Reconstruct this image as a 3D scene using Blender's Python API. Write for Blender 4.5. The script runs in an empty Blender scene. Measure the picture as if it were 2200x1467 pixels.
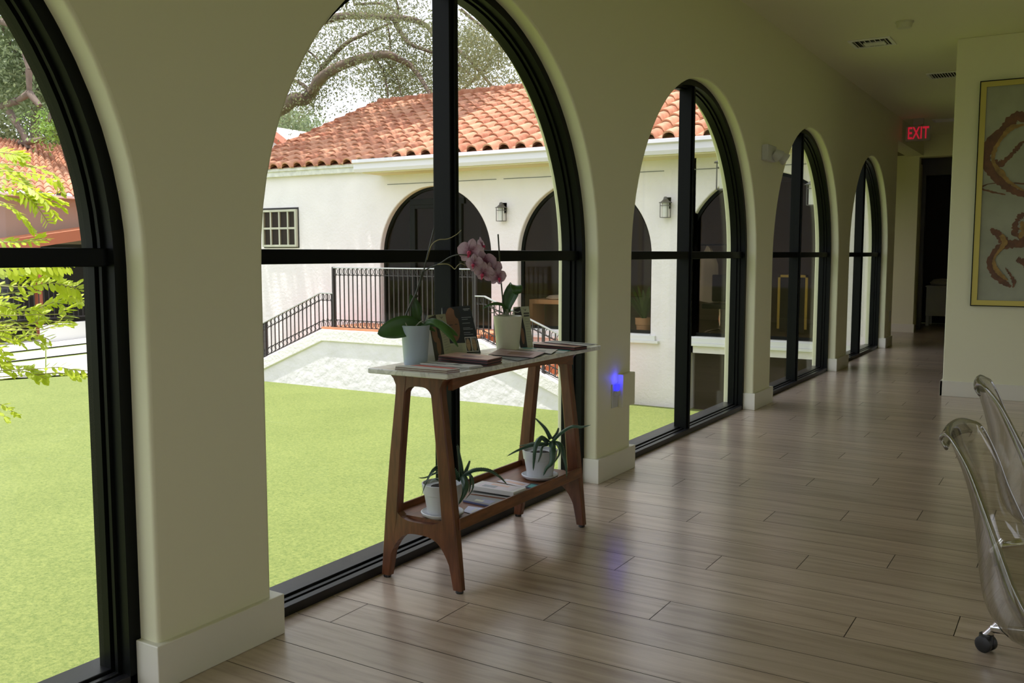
import bpy, math, random
import numpy as np
from mathutils import Vector, Matrix
random.seed(7); rng = np.random.default_rng(7)
PI = math.pi
sc = bpy.context.scene
C = sc.collection

# ---------------------------------------------------------------- camera
F = 2000.0; H = 1.3
_n = np.array([0, (733.5-545)/F, 1.0]); _n /= np.linalg.norm(_n)
_up = np.cross(_n, [1.0, 0, 0]); _up = _up if _up[1] > 0 else -_up
_ey = np.array([2331-1100, 733.5-545, F]); _ey = _ey - _up*_ey.dot(_up); _ey /= np.linalg.norm(_ey)
_ex = np.cross(_up, _ey)
RM = np.array([_ex, _ey, _up]); CAM = np.array([0, 0, H])
cd = bpy.data.cameras.new('camera'); cd.sensor_width = 36; cd.lens = F/2200*36; cd.clip_end = 300; cd.clip_start = 0.05
cam = bpy.data.objects.new('camera', cd); C.objects.link(cam)
r_, u_, f_ = RM[:, 0], RM[:, 1], RM[:, 2]
cam.matrix_world = Matrix(((r_[0], u_[0], -f_[0], 0), (r_[1], u_[1], -f_[1], 0), (r_[2], u_[2], -f_[2], H), (0, 0, 0, 1)))
sc.camera = cam
FWD = np.array([f_[0], f_[1], 0]); FWD /= np.linalg.norm(FWD)
RGT = np.array([r_[0], r_[1], 0]); RGT /= np.linalg.norm(RGT)
def ray(px, py): return RM @ np.array([px-1100, 733.5-py, F])
def on(px, py, axis, val):
    """point where the line of sight through a photo pixel meets a plane of the room"""
    d = ray(px, py); t = (val-CAM[axis])/d[axis]; return Vector(CAM+t*d)
def near(px, py, P0, back=0.0):
    """same, on the upright plane facing the viewer through P0, moved 'back' metres away"""
    d = ray(px, py); t = (np.dot(np.array(P0)[:3]-CAM, FWD)+back)/d.dot(FWD); return Vector(CAM+t*d)

# ---------------------------------------------------------------- view, world, sun
sc.view_settings.view_transform = 'Standard'; sc.view_settings.look = 'None'
sc.view_settings.exposure = 0.0; sc.view_settings.gamma = 1.0
sc.view_settings.use_curve_mapping = False
w = bpy.data.worlds.new('sky'); sc.world = w; w.use_nodes = True
bg = w.node_tree.nodes['Background']; bg.inputs[0].default_value = (0.93, 0.96, 1.08, 1); bg.inputs[1].default_value = 1.7
sl = bpy.data.lights.new('sun', 'SUN'); sl.energy = 6.2; sl.angle = 0.01; sl.color = (1, 0.96, 0.9)
so = bpy.data.objects.new('sun', sl); C.objects.link(so)
so.rotation_euler = Vector((-0.15, -0.13, 1)).to_track_quat('Z', 'Y').to_euler()
sc.cycles.max_bounces = 10; sc.cycles.diffuse_bounces = 7; sc.cycles.transparent_max_bounces = 24
sc.cycles.sample_clamp_indirect = 6; sc.cycles.caustics_reflective = False; sc.cycles.caustics_refractive = False

# ---------------------------------------------------------------- materials
MT = {}
def nodes(name):
    m = bpy.data.materials.new(name); m.use_nodes = True; nt = m.node_tree
    return m, nt, nt.nodes['Principled BSDF']
def mat(name, col, rough=0.5, metal=0.0, bump=0.0, bscale=50, var=0.0, vscale=6, emit=None, es=1.0, spec=0.5, sss=None, stretch=None, trans=0.0):
    m, nt, p = nodes(name)
    p.inputs['Base Color'].default_value = (*col, 1); p.inputs['Roughness'].default_value = rough
    p.inputs['Metallic'].default_value = metal; p.inputs['Specular IOR Level'].default_value = spec
    L = nt.links
    tc = nt.nodes.new('ShaderNodeTexCoord'); vec = tc.outputs['Object']
    if stretch:
        mp = nt.nodes.new('ShaderNodeMapping'); mp.inputs['Scale'].default_value = stretch; L.new(vec, mp.inputs[0]); vec = mp.outputs[0]
    if var:
        n = nt.nodes.new('ShaderNodeTexNoise'); n.inputs['Scale'].default_value = vscale; n.inputs['Detail'].default_value = 5; L.new(vec, n.inputs[0])
        cr = nt.nodes.new('ShaderNodeValToRGB'); L.new(n.outputs['Fac'], cr.inputs[0])
        cr.color_ramp.elements[0].position = 0.3; cr.color_ramp.elements[1].position = 0.7
        cr.color_ramp.elements[0].color = (*[c*(1-var) for c in col], 1); cr.color_ramp.elements[1].color = (*[min(1, c*(1+var)) for c in col], 1)
        L.new(cr.outputs[0], p.inputs['Base Color'])
    if bump:
        n2 = nt.nodes.new('ShaderNodeTexNoise'); n2.inputs['Scale'].default_value = bscale; n2.inputs['Detail'].default_value = 4; L.new(vec, n2.inputs[0])
        b = nt.nodes.new('ShaderNodeBump'); b.inputs['Strength'].default_value = bump; b.inputs['Distance'].default_value = 0.02
        L.new(n2.outputs['Fac'], b.inputs['Height']); L.new(b.outputs[0], p.inputs['Normal'])
    if emit: p.inputs['Emission Color'].default_value = (*emit, 1); p.inputs['Emission Strength'].default_value = es
    if trans:
        out = nt.nodes['Material Output']; tl = nt.nodes.new('ShaderNodeBsdfTranslucent'); mx = nt.nodes.new('ShaderNodeMixShader')
        tl.inputs[0].default_value = (*[min(1, c*1.3) for c in col], 1); mx.inputs[0].default_value = trans
        L.new(p.outputs[0], mx.inputs[1]); L.new(tl.outputs[0], mx.inputs[2]); L.new(mx.outputs[0], out.inputs[0])
    MT[name] = m; return m
def glassmat(name, tint, refl_rough=0.0, r0=0.04, power=5.0, top=1.0):
    """thin clear sheet: transparent, with a mirror share that grows towards glancing angles"""
    m = bpy.data.materials.new(name); m.use_nodes = True; nt = m.node_tree; nt.nodes.clear(); L = nt.links
    out = nt.nodes.new('ShaderNodeOutputMaterial'); t = nt.nodes.new('ShaderNodeBsdfTransparent'); t.inputs[0].default_value = (*tint, 1)
    g = nt.nodes.new('ShaderNodeBsdfGlossy'); g.inputs['Roughness'].default_value = refl_rough
    lw = nt.nodes.new('ShaderNodeLayerWeight'); lw.inputs[0].default_value = 0.5
    pw = nt.nodes.new('ShaderNodeMath'); pw.operation = 'POWER'; pw.inputs[1].default_value = power; L.new(lw.outputs['Facing'], pw.inputs[0])
    ma = nt.nodes.new('ShaderNodeMath'); ma.operation = 'MULTIPLY_ADD'; ma.inputs[1].default_value = top-r0; ma.inputs[2].default_value = r0; L.new(pw.outputs[0], ma.inputs[0])
    mx = nt.nodes.new('ShaderNodeMixShader'); L.new(ma.outputs[0], mx.inputs[0]); L.new(t.outputs[0], mx.inputs[1]); L.new(g.outputs[0], mx.inputs[2]); L.new(mx.outputs[0], out.inputs[0])
    MT[name] = m; return m
PLASTER = mat('plaster', (0.76, 0.75, 0.55), 0.6, bump=0.03, bscale=30)
BASEB = mat('baseboard_paint', (0.74, 0.73, 0.63), 0.35)
STUCCO = mat('stucco', (0.85, 0.805, 0.82), 0.85, bump=0.5, bscale=18, var=0.04, vscale=2)
ROUGHST = mat('rough_stucco', (0.80, 0.76, 0.82), 0.9, bump=1.0, bscale=7, var=0.05, vscale=3)
CREAM = mat('cream_stucco', (0.80, 0.72, 0.50), 0.8)
BLACK = mat('black_aluminium', (0.005, 0.006, 0.005), 0.38, spec=0.1)
GLASS = glassmat('clear_glass', (0.985, 0.99, 0.985), r0=0.015, top=0.5)
DARKGLASS = glassmat('tinted_glass', (0.86, 0.80, 0.72), r0=0.008, top=0.7)
ACRYL = glassmat('clear_acrylic', (0.93, 0.92, 0.89), refl_rough=0.04, r0=0.06, power=3)
ACEDGE = glassmat('acrylic_edge', (0.60, 0.57, 0.52), refl_rough=0.12, r0=0.25, power=2)
WALNUT = mat('walnut', (0.13, 0.046, 0.018), 0.38, var=0.35, vscale=4, stretch=(14, 14, 2))
WALNUTY = mat('walnut_long', (0.165, 0.062, 0.024), 0.35, var=0.35, vscale=4, stretch=(14, 2, 14))
IRON = mat('wrought_iron', (0.035, 0.028, 0.03), 0.5)
RAILTOP = mat('handrail_sky_sheen', (0.5, 0.5, 0.52), 0.25, metal=0.5)  # pale tone puts the sky's shine on the rail into the colour
CONC = mat('concrete', (0.62, 0.60, 0.57), 0.9, var=0.08, vscale=2)
GUTTER = mat('gutter_paint', (0.80, 0.77, 0.86), 0.4)
FASCIA = mat('weathered_fascia', (0.70, 0.70, 0.66), 0.7, var=0.15, vscale=9)
TERRA = mat('terracotta_paver', (0.62, 0.25, 0.13), 0.7, var=0.15, vscale=5)
SAGE = mat('sage_frame', (0.50, 0.50, 0.40), 0.6)
DGREY = mat('dark_grey_metal', (0.13, 0.12, 0.115), 0.45, metal=0.3)
FROST = mat('frosted_glass', (0.85, 0.85, 0.82), 0.3, trans=0.4)
POTBLUE = mat('blue_glaze', (0.36, 0.43, 0.49), 0.3)
POTCREAM = mat('cream_glaze', (0.62, 0.62, 0.46), 0.35)
POTWHITE = mat('white_glaze', (0.58, 0.60, 0.63), 0.35)
SOIL = mat('soil', (0.03, 0.022, 0.016), 0.95, bump=1, bscale=90)
LEAFD = mat('orchid_leaf', (0.045, 0.12, 0.025), 0.35, trans=0.15, var=0.2, vscale=12)
ALOE = mat('aloe_leaf', (0.035, 0.085, 0.05), 0.4, var=0.25, vscale=30)
ALOETH = mat('aloe_thorn', (0.25, 0.3, 0.2), 0.5)
PETAL = mat('orchid_petal', (0.40, 0.26, 0.335), 0.6, trans=0.35, var=0.4, vscale=110)
LIP = mat('orchid_lip', (0.45, 0.03, 0.10), 0.5)
STEM = mat('flower_stem', (0.035, 0.04, 0.02), 0.5)
TWIG = mat('pale_twig', (0.30, 0.27, 0.13), 0.6)
ROOT = mat('aerial_root', (0.22, 0.24, 0.17), 0.6)
BARK = mat('oak_bark', (0.17, 0.125, 0.10), 0.9, bump=0.8, bscale=8, var=0.3, vscale=3)
OAKL = mat('oak_leaf', (0.21, 0.225, 0.115), 0.4, trans=0.4, var=0.5, vscale=1.2)
OAKL2 = mat('pale_leaf', (0.22, 0.27, 0.14), 0.4, trans=0.4, var=0.5, vscale=0.9)
LIME = mat('lime_leaflet', (0.52, 0.60, 0.035), 0.45, trans=0.5, var=0.3, vscale=9)
LIMES = mat('lime_twig', (0.35, 0.33, 0.10), 0.6)
WHITE = mat('white_paint', (0.78, 0.78, 0.76), 0.5)
WHITED = mat('white_lacquer', (0.55, 0.56, 0.55), 0.5)
PAPER = mat('paper', (0.62, 0.62, 0.60), 0.45)
RED = mat('exit_red', (0.6, 0.01, 0.03), 0.5, emit=(0.75, 0.02, 0.05), es=0.45)
SIGNB = mat('exit_face', (0.45, 0.45, 0.38), 0.4)
BLUE = mat('blue_glow', (0.05, 0.05, 1), 0.4, emit=(0.02, 0.02, 1.0), es=2.5)
CHROME = mat('chrome', (0.8, 0.8, 0.82), 0.08, metal=1)
RUBBER = mat('black_rubber', (0.012, 0.012, 0.012), 0.4)
BEIGE = mat('beige_laminate', (0.62, 0.43, 0.28), 0.5)
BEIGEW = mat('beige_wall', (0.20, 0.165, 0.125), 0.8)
PINKW = mat('warm_house_wall', (0.33, 0.27, 0.22), 0.8)  # darkened: the shade on the far house is in the colour
REDTILE = mat('red_tile_edge', (0.45, 0.13, 0.07), 0.7)
DARKV = mat('dark_interior', (0.03, 0.028, 0.027), 0.8)  # near-black tone puts the shade of unlit interiors into the colour
DOORW = mat('door_frame_paint', (0.10, 0.095, 0.09), 0.4)
SKIN = mat('printed_skin', (0.20, 0.095, 0.05), 0.5); SKIN2 = mat('printed_pale_skin', (0.36, 0.25, 0.15), 0.5)
NAVY = mat('printed_navy', (0.015, 0.02, 0.03), 0.4); INK = mat('printed_black', (0.02, 0.02, 0.02), 0.5)
CARDG = mat('printed_cream', (0.42, 0.43, 0.30), 0.5); LINEG = mat('printed_grey', (0.16, 0.17, 0.16), 0.5); LINEL = mat('printed_light_line', (0.30, 0.33, 0.36), 0.5)
CORAL = mat('printed_coral', (0.60, 0.10, 0.07), 0.4); MAUVE = mat('printed_mauve', (0.30, 0.17, 0.17), 0.35); PEACH = mat('printed_peach', (0.60, 0.38, 0.30), 0.35)
BLUEP = mat('printed_blue', (0.10, 0.13, 0.28), 0.35); TEAL = mat('printed_teal', (0.04, 0.33, 0.32), 0.35); PERI = mat('printed_periwinkle', (0.45, 0.50, 0.72), 0.35); MAROON = mat('maroon_cover', (0.16, 0.05, 0.05), 0.4)
LILAC = mat('printed_lilac', (0.55, 0.50, 0.56), 0.35)
GOLD = mat('gold_frame', (0.48, 0.40, 0.09), 0.4, metal=0.4)
BROWNP = mat('brown_paint', (0.13, 0.05, 0.018), 0.5, var=0.4, vscale=14); GOLDP = mat('gold_paint', (0.28, 0.165, 0.04), 0.5, var=0.4, vscale=14); CANVAS = mat('grey_canvas', (0.33, 0.34, 0.27), 0.8, var=0.18, vscale=3)
ORANGE = mat('orange_print', (0.6, 0.2, 0.08), 0.5)

def lawnmat():
    m, nt, p = nodes('turf'); L = nt.links; tc = nt.nodes.new('ShaderNodeTexCoord')
    a = nt.nodes.new('ShaderNodeTexNoise'); a.inputs['Scale'].default_value = 38; a.inputs['Detail'].default_value = 12; a.inputs['Roughness'].default_value = 0.85; L.new(tc.outputs['Object'], a.inputs[0])
    b = nt.nodes.new('ShaderNodeTexNoise'); b.inputs['Scale'].default_value = 0.8; b.inputs['Detail'].default_value = 3; L.new(tc.outputs['Object'], b.inputs[0])
    cr = nt.nodes.new('ShaderNodeValToRGB'); e = cr.color_ramp.elements
    e[0].position = 0.38; e[0].color = (0.085, 0.140, 0.018, 1); e[1].position = 0.62; e[1].color = (0.30, 0.335, 0.085, 1); L.new(a.outputs['Fac'], cr.inputs[0])
    mx = nt.nodes.new('ShaderNodeMix'); mx.data_type = 'RGBA'; mx.blend_type = 'MULTIPLY'; mx.inputs[0].default_value = 0.35
    cr2 = nt.nodes.new('ShaderNodeValToRGB'); cr2.color_ramp.elements[0].color = (0.7, 0.75, 0.6, 1); cr2.color_ramp.elements[0].position = 0.35; cr2.color_ramp.elements[1].position = 0.65; L.new(b.outputs['Fac'], cr2.inputs[0])
    L.new(cr.outputs[0], mx.inputs[6]); L.new(cr2.outputs[0], mx.inputs[7]); L.new(mx.outputs[2], p.inputs['Base Color'])
    bp = nt.nodes.new('ShaderNodeBump'); bp.inputs['Strength'].default_value = 0.6; bp.inputs['Distance'].default_value = 0.02; L.new(a.outputs['Fac'], bp.inputs['Height']); L.new(bp.outputs[0], p.inputs['Normal'])
    p.inputs['Roughness'].default_value = 0.8; return m
TURF = lawnmat()
def floormat():
    m, nt, p = nodes('wood_look_tile'); L = nt.links; tc = nt.nodes.new('ShaderNodeTexCoord')
    at = nt.nodes.new('ShaderNodeAttribute'); at.attribute_name = 'plank'
    mp = nt.nodes.new('ShaderNodeMapping'); mp.inputs['Scale'].default_value = (1.3, 16, 1); L.new(tc.outputs['Object'], mp.inputs[0])
    ad = nt.nodes.new('ShaderNodeVectorMath'); ad.operation = 'ADD'; L.new(mp.outputs[0], ad.inputs[0])
    ml = nt.nodes.new('ShaderNodeVectorMath'); ml.operation = 'SCALE'; ml.inputs['Scale'].default_value = 40; L.new(at.outputs['Vector'], ml.inputs[0]); L.new(ml.outputs[0], ad.inputs[1])
    n = nt.nodes.new('ShaderNodeTexNoise'); n.inputs['Scale'].default_value = 1.5; n.inputs['Detail'].default_value = 8; n.inputs['Roughness'].default_value = 0.6; n.inputs['Distortion'].default_value = 0.5; L.new(ad.outputs[0], n.inputs[0])
    cr = nt.nodes.new('ShaderNodeValToRGB'); e = cr.color_ramp.elements
    e[0].position = 0.28; e[0].color = (0.35, 0.25, 0.185, 1); e[1].position = 0.72; e[1].color = (0.62, 0.50, 0.41, 1)
    k = cr.color_ramp.elements.new(0.5); k.color = (0.51, 0.40, 0.315, 1); L.new(n.outputs['Fac'], cr.inputs[0])
    hs = nt.nodes.new('ShaderNodeHueSaturation'); L.new(cr.outputs[0], hs.inputs['Color'])
    mr = nt.nodes.new('ShaderNodeMapRange'); sx = nt.nodes.new('ShaderNodeSeparateXYZ'); L.new(at.outputs['Vector'], sx.inputs[0]); L.new(sx.outputs[0], mr.inputs[0]); mr.inputs[3].default_value = 0.86; mr.inputs[4].default_value = 1.12
    L.new(mr.outputs[0], hs.inputs['Value']); L.new(hs.outputs[0], p.inputs['Base Color'])
    p.inputs['Roughness'].default_value = 0.30; p.inputs['Specular IOR Level'].default_value = 0.6; p.inputs['Coat Weight'].default_value = 0.8; p.inputs['Coat Roughness'].default_value = 0.24
    bp = nt.nodes.new('ShaderNodeBump'); bp.inputs['Strength'].default_value = 0.06; L.new(n.outputs['Fac'], bp.inputs['Height']); L.new(bp.outputs[0], p.inputs['Normal'])
    return m
FLOORM = floormat()
def petalmat():
    m, nt, p = nodes('orchid_petal'); L = nt.links; at = nt.nodes.new('ShaderNodeAttribute'); at.attribute_name = 'plank'
    tc = nt.nodes.new('ShaderNodeTexCoord'); n = nt.nodes.new('ShaderNodeTexNoise'); n.inputs['Scale'].default_value = 160; L.new(tc.outputs['Object'], n.inputs[0])
    ad = nt.nodes.new('ShaderNodeMath'); ad.operation = 'MULTIPLY_ADD'; ad.inputs[1].default_value = 0.35; L.new(n.outputs['Fac'], ad.inputs[0]); L.new(at.outputs['Fac'], ad.inputs[2])
    cr = nt.nodes.new('ShaderNodeValToRGB'); e = cr.color_ramp.elements; e[0].position = 0.12; e[0].color = (0.22, 0.025, 0.09, 1); e[1].position = 0.75; e[1].color = (0.50, 0.36, 0.44, 1); L.new(ad.outputs[0], cr.inputs[0])
    L.new(cr.outputs[0], p.inputs['Base Color']); p.inputs['Roughness'].default_value = 0.6
    tl = nt.nodes.new('ShaderNodeBsdfTranslucent'); L.new(cr.outputs[0], tl.inputs[0]); mx = nt.nodes.new('ShaderNodeMixShader'); mx.inputs[0].default_value = 0.35
    L.new(p.outputs[0], mx.inputs[1]); L.new(tl.outputs[0], mx.inputs[2]); L.new(mx.outputs[0], nt.nodes['Material Output'].inputs[0]); return m
PETAL = petalmat()
def tilemat():
    m, nt, p = nodes('clay_roof_tile'); L = nt.links; tc = nt.nodes.new('ShaderNodeTexCoord')
    at = nt.nodes.new('ShaderNodeAttribute'); at.attribute_name = 'plank'
    n = nt.nodes.new('ShaderNodeTexNoise'); n.inputs['Scale'].default_value = 9; n.inputs['Detail'].default_value = 4; L.new(tc.outputs['Object'], n.inputs[0])
    sx = nt.nodes.new('ShaderNodeSeparateXYZ'); L.new(at.outputs['Vector'], sx.inputs[0])
    ad = nt.nodes.new('ShaderNodeMath'); ad.operation = 'MULTIPLY_ADD'; L.new(sx.outputs[0], ad.inputs[0]); ad.inputs[1].default_value = 0.45; L.new(n.outputs['Fac'], ad.inputs[2])
    cr = nt.nodes.new('ShaderNodeValToRGB'); e = cr.color_ramp.elements
    e[0].position = 0.35; e[0].color = (0.34, 0.115, 0.06, 1); e[1].position = 0.95; e[1].color = (0.56, 0.29, 0.175, 1); L.new(ad.outputs[0], cr.inputs[0])
    L.new(cr.outputs[0], p.inputs['Base Color']); p.inputs['Roughness'].default_value = 0.8; return m
TILE = tilemat()
def marblemat():
    m, nt, p = nodes('marble'); L = nt.links; tc = nt.nodes.new('ShaderNodeTexCoord')
    n = nt.nodes.new('ShaderNodeTexNoise'); n.inputs['Scale'].default_value = 7; n.inputs['Detail'].default_value = 8; n.inputs['Distortion'].default_value = 2.5; L.new(tc.outputs['Object'], n.inputs[0])
    cr = nt.nodes.new('ShaderNodeValToRGB'); e = cr.color_ramp.elements
    e[0].position = 0.42; e[0].color = (0.70, 0.70, 0.66, 1); e[1].position = 0.55; e[1].color = (0.76, 0.76, 0.72, 1)
    k = e.new(0.5); k.color = (0.58, 0.58, 0.55, 1); L.new(n.outputs['Fac'], cr.inputs[0]); L.new(cr.outputs[0], p.inputs['Base Color']); p.inputs['Roughness'].default_value = 0.15; return m
MARBLE = marblemat()

# ---------------------------------------------------------------- mesh helpers
class MB:
    def __init__(s): s.v = []; s.f = []; s.m = []; s.att = []; s.mi = 0; s.av = 0.0
    def addv(s, *ps):
        i = len(s.v); s.v += [tuple(p) for p in ps]; return i
    def face(s, idx): s.f.append(tuple(idx)); s.m.append(s.mi); s.att.append(s.av)
    def poly(s, pts): i = s.addv(*pts); s.face(range(i, i+len(pts))); return s
    def box(s, x0, x1, y0, y1, z0, z1):
        i = s.addv((x0, y0, z0), (x1, y0, z0), (x1, y1, z0), (x0, y1, z0), (x0, y0, z1), (x1, y0, z1), (x1, y1, z1), (x0, y1, z1))
        for q in ((0, 3, 2, 1), (4, 5, 6, 7), (0, 1, 5, 4), (1, 2, 6, 5), (2, 3, 7, 6), (3, 0, 4, 7)): s.face([i+k for k in q])
        return s
    def hexa(s, bot, top):
        n = len(bot); i = s.addv(*bot, *top); s.face([i+k for k in range(n)][::-1]); s.face([i+n+k for k in range(n)])
        for k in range(n): s.face([i+k, i+(k+1) % n, i+n+(k+1) % n, i+n+k])
        return s
    def slab(s, xy, z0, z1): return s.hexa([(p[0], p[1], z0) for p in xy], [(p[0], p[1], z1) for p in xy])
    def bar(s, a, b, w, h=None, up=(0, 0, 1)):
        a = Vector(a); b = Vector(b); h = h or w; d = (b-a).normalized(); u = Vector(up)
        if abs(d.dot(u)) > 0.95: u = Vector((1, 0, 0))
        r = d.cross(u).normalized(); u = r.cross(d)
        q = [r*(-w/2)+u*(-h/2), r*(w/2)+u*(-h/2), r*(w/2)+u*(h/2), r*(-w/2)+u*(h/2)]
        return s.hexa([a+k for k in q], [b+k for k in q])
    def tube(s, pts, rad, n=8, cap=True):
        pts = [Vector(p) for p in pts]; N = len(pts)
        if not hasattr(rad, '__len__'): rad = [rad]*N
        prev = None; rings = []
        for k, p in enumerate(pts):
            d = (pts[min(k+1, N-1)]-pts[max(k-1, 0)]).normalized()
            if prev is None:
                a = Vector((0, 0, 1)) if abs(d.z) < 0.9 else Vector((1, 0, 0)); prev = d.cross(a).normalized()
            prev = (prev-d*prev.dot(d)).normalized(); b = d.cross(prev)
            i = s.addv(*[p+(prev*math.cos(t)+b*math.sin(t))*rad[k] for t in [2*PI*j/n for j in range(n)]]); rings.append(i)
        for k in range(N-1):
            for j in range(n): s.face([rings[k]+j, rings[k]+(j+1) % n, rings[k+1]+(j+1) % n, rings[k+1]+j])
        if cap: s.face([rings[0]+j for j in range(n)][::-1]); s.face([rings[-1]+j for j in range(n)])
        return s
    def lathe(s, prof, c, n=32, axis=None):
        """prof: (radius, height) pairs round the upright axis through c; axis tilts it"""
        c = Vector(c); M = Matrix.Identity(3) if axis is None else Vector(axis).to_track_quat('Z', 'Y').to_matrix()
        rings = []
        for r, z in prof: rings.append(s.addv(*[c+M @ Vector((r*math.cos(2*PI*j/n), r*math.sin(2*PI*j/n), z)) for j in range(n)]))
        for k in range(len(prof)-1):
            for j in range(n): s.face([rings[k]+j, rings[k]+(j+1) % n, rings[k+1]+(j+1) % n, rings[k+1]+j])
        if prof[0][0] > 1e-5: s.face([rings[0]+j for j in range(n)][::-1])
        if prof[-1][0] > 1e-5: s.face([rings[-1]+j for j in range(n)])
        return s
    def grid(s, P):
        R = len(P); K = len(P[0]); i = s.addv(*[p for row in P for p in row])
        for a in range(R-1):
            for b in range(K-1): s.face([i+a*K+b, i+a*K+b+1, i+(a+1)*K+b+1, i+(a+1)*K+b])
        return s
    def build(s, name, mats, parent=None, smooth=None, bevel=0, solid=0, sub=0):
        me = bpy.data.meshes.new(name); me.from_pydata(s.v, [], s.f); me.validate(clean_customdata=False)
        if not isinstance(mats, (list, tuple)): mats = [mats]
        for m in mats: me.materials.append(m)
        if len(mats) > 1 and len(me.polygons) == len(s.m): me.polygons.foreach_set('material_index', s.m)
        if any(s.att) and len(me.polygons) == len(s.att):
            a = me.attributes.new('plank', 'FLOAT', 'FACE'); a.data.foreach_set('value', s.att)
        if smooth is not None:
            me.polygons.foreach_set('use_smooth', [True]*len(me.polygons))
            if smooth < 180: me.set_sharp_from_angle(angle=math.radians(smooth))
        o = bpy.data.objects.new(name, me); C.objects.link(o)
        if parent is not None:
            o.parent = parent; o.matrix_parent_inverse = parent.matrix_basis.inverted()
        if solid: md = o.modifiers.new('solid', 'SOLIDIFY'); md.thickness = solid; md.offset = 0
        if bevel: md = o.modifiers.new('bevel', 'BEVEL'); md.width = bevel; md.segments = 2; md.limit_method = 'ANGLE'; md.angle_limit = math.radians(40)
        if sub: md = o.modifiers.new('sub', 'SUBSURF'); md.levels = sub; md.render_levels = sub
        return o
def tag(o, label, cat, group=None, kind=None):
    o['label'] = label; o['category'] = cat
    if group: o['group'] = group
    if kind: o['kind'] = kind
    return o
def empty(name, loc, label=None, cat=None, group=None, kind=None):
    o = bpy.data.objects.new(name, None); C.objects.link(o); o.location = loc
    if label: tag(o, label, cat, group, kind)
    return o
def copy_tree(o, parent=None):
    c = o.copy(); C.objects.link(c)
    if parent is not None: c.parent = parent; c.matrix_parent_inverse = o.matrix_parent_inverse.copy()
    for ch in list(o.children): copy_tree(ch, c)
    return c
def box(*a): return MB().box(*a)

def arch_pts(s0, s1, zb, apex, n=40):
    r = (s1-s0)/2; c = (s0+s1)/2; sp = apex-r
    pts = [(s0, zb), (s0, (zb+sp)/2)] + [(c-r*math.cos(t), sp+r*math.sin(t)) for t in [PI*k/n for k in range(n+1)]] + [(s1, (zb+sp)/2), (s1, zb)]
    nor = [(-1, 0), (-1, 0)] + [(-math.cos(t), math.sin(t)) for t in [PI*k/n for k in range(n+1)]] + [(1, 0), (1, 0)]
    return pts, nor
def arch_wall(mb, s0, s1, zb, zt, openings, mp, depth, rnd=0.02):
    """wall with round-headed openings; mp(s,z,d) maps to the world, d = depth into the wall"""
    edges = []
    for (a, b, ob, ap) in openings:
        pts, nor = arch_pts(a, b, ob, ap); edges.append((a, b, ob, pts, nor))
    cur = s0
    for (a, b, ob, pts, nor) in edges:
        ar = a-rnd; br = b+rnd
        for d in (0, depth):
            mb.poly([mp(cur, zb, d), mp(ar, zb, d), mp(ar, zt, d), mp(cur, zt, d)])
            if ob > zb: mb.poly([mp(ar, zb, d), mp(br, zb, d), mp(br, ob, d), mp(ar, ob, d)])
        front = [(p[0]+n[0]*rnd, p[1]+n[1]*rnd) for p, n in zip(pts, nor)]
        for d in (0, depth):
            for k in range(1, len(front)-2):
                (x0, z0), (x1, z1) = front[k], front[k+1]
                if k in (0,): continue
                mb.poly([mp(x0, z0, d), mp(x1, z1, d), mp(x1, zt, d), mp(x0, zt, d)]) if abs(x1-x0) > 1e-6 else None
        prof = [(rnd*(1-math.sin(t)), rnd*(1-math.cos(t))) for t in [0, PI/6, PI/3, PI/2]]
        prof = prof+[(0, depth-rnd)]+[(rnd*(1-math.cos(t)), depth-rnd*(1-math.sin(t))) for t in [PI/6, PI/3, PI/2]]
        P = [[mp(p[0]+n[0]*q[0], p[1]+n[1]*q[0], q[1]) for q in prof] for p, n in zip(pts, nor)]
        mb.grid(P); cur = br
    for d in (0, depth): mb.poly([mp(cur, zb, d), mp(s1, zb, d), mp(s1, zt, d), mp(cur, zt, d)])
    for s in (s0, s1): mb.poly([mp(s, zb, 0), mp(s, zb, depth), mp(s, zt, depth), mp(s, zt, 0)])
    mb.poly([mp(s0, zt, 0), mp(s1, zt, 0), mp(s1, zt, depth), mp(s0, zt, depth)])

# ---------------------------------------------------------------- the hall
XW = -2.305; XE = -2.56; ZC = 3.2; G = -1.17; AP = 2.508
OPEN = [(-0.75, 1.737), (2.193, 4.68), (5.131, 7.613), (8.09, 10.63), (11.18, 13.605)]
mb = MB()
arch_wall(mb, -6, 14.1, 0, ZC, [(-3.69, -1.2, 0, AP)]+[(a, b, 0, AP) for a, b in OPEN], lambda s, z, d: (XW-d, s, z), XW-XE, 0.012)
tag(mb.build('wall_left', PLASTER, smooth=35), 'cream plaster wall with a row of tall arched windows', 'wall', kind='structure')
tag(box(XE, XW-0.07, -6, 14.0, G, -0.001).build('wall_foundation', STUCCO), 'white stucco base of the hall below the arched windows', 'wall', kind='structure')
tag(box(XE, XW, 14.1, 16.55, 2.88, ZC).build('wall_lintel', PLASTER), 'plaster lintel over the side opening at the end of the hall', 'wall', kind='structure')
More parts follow.
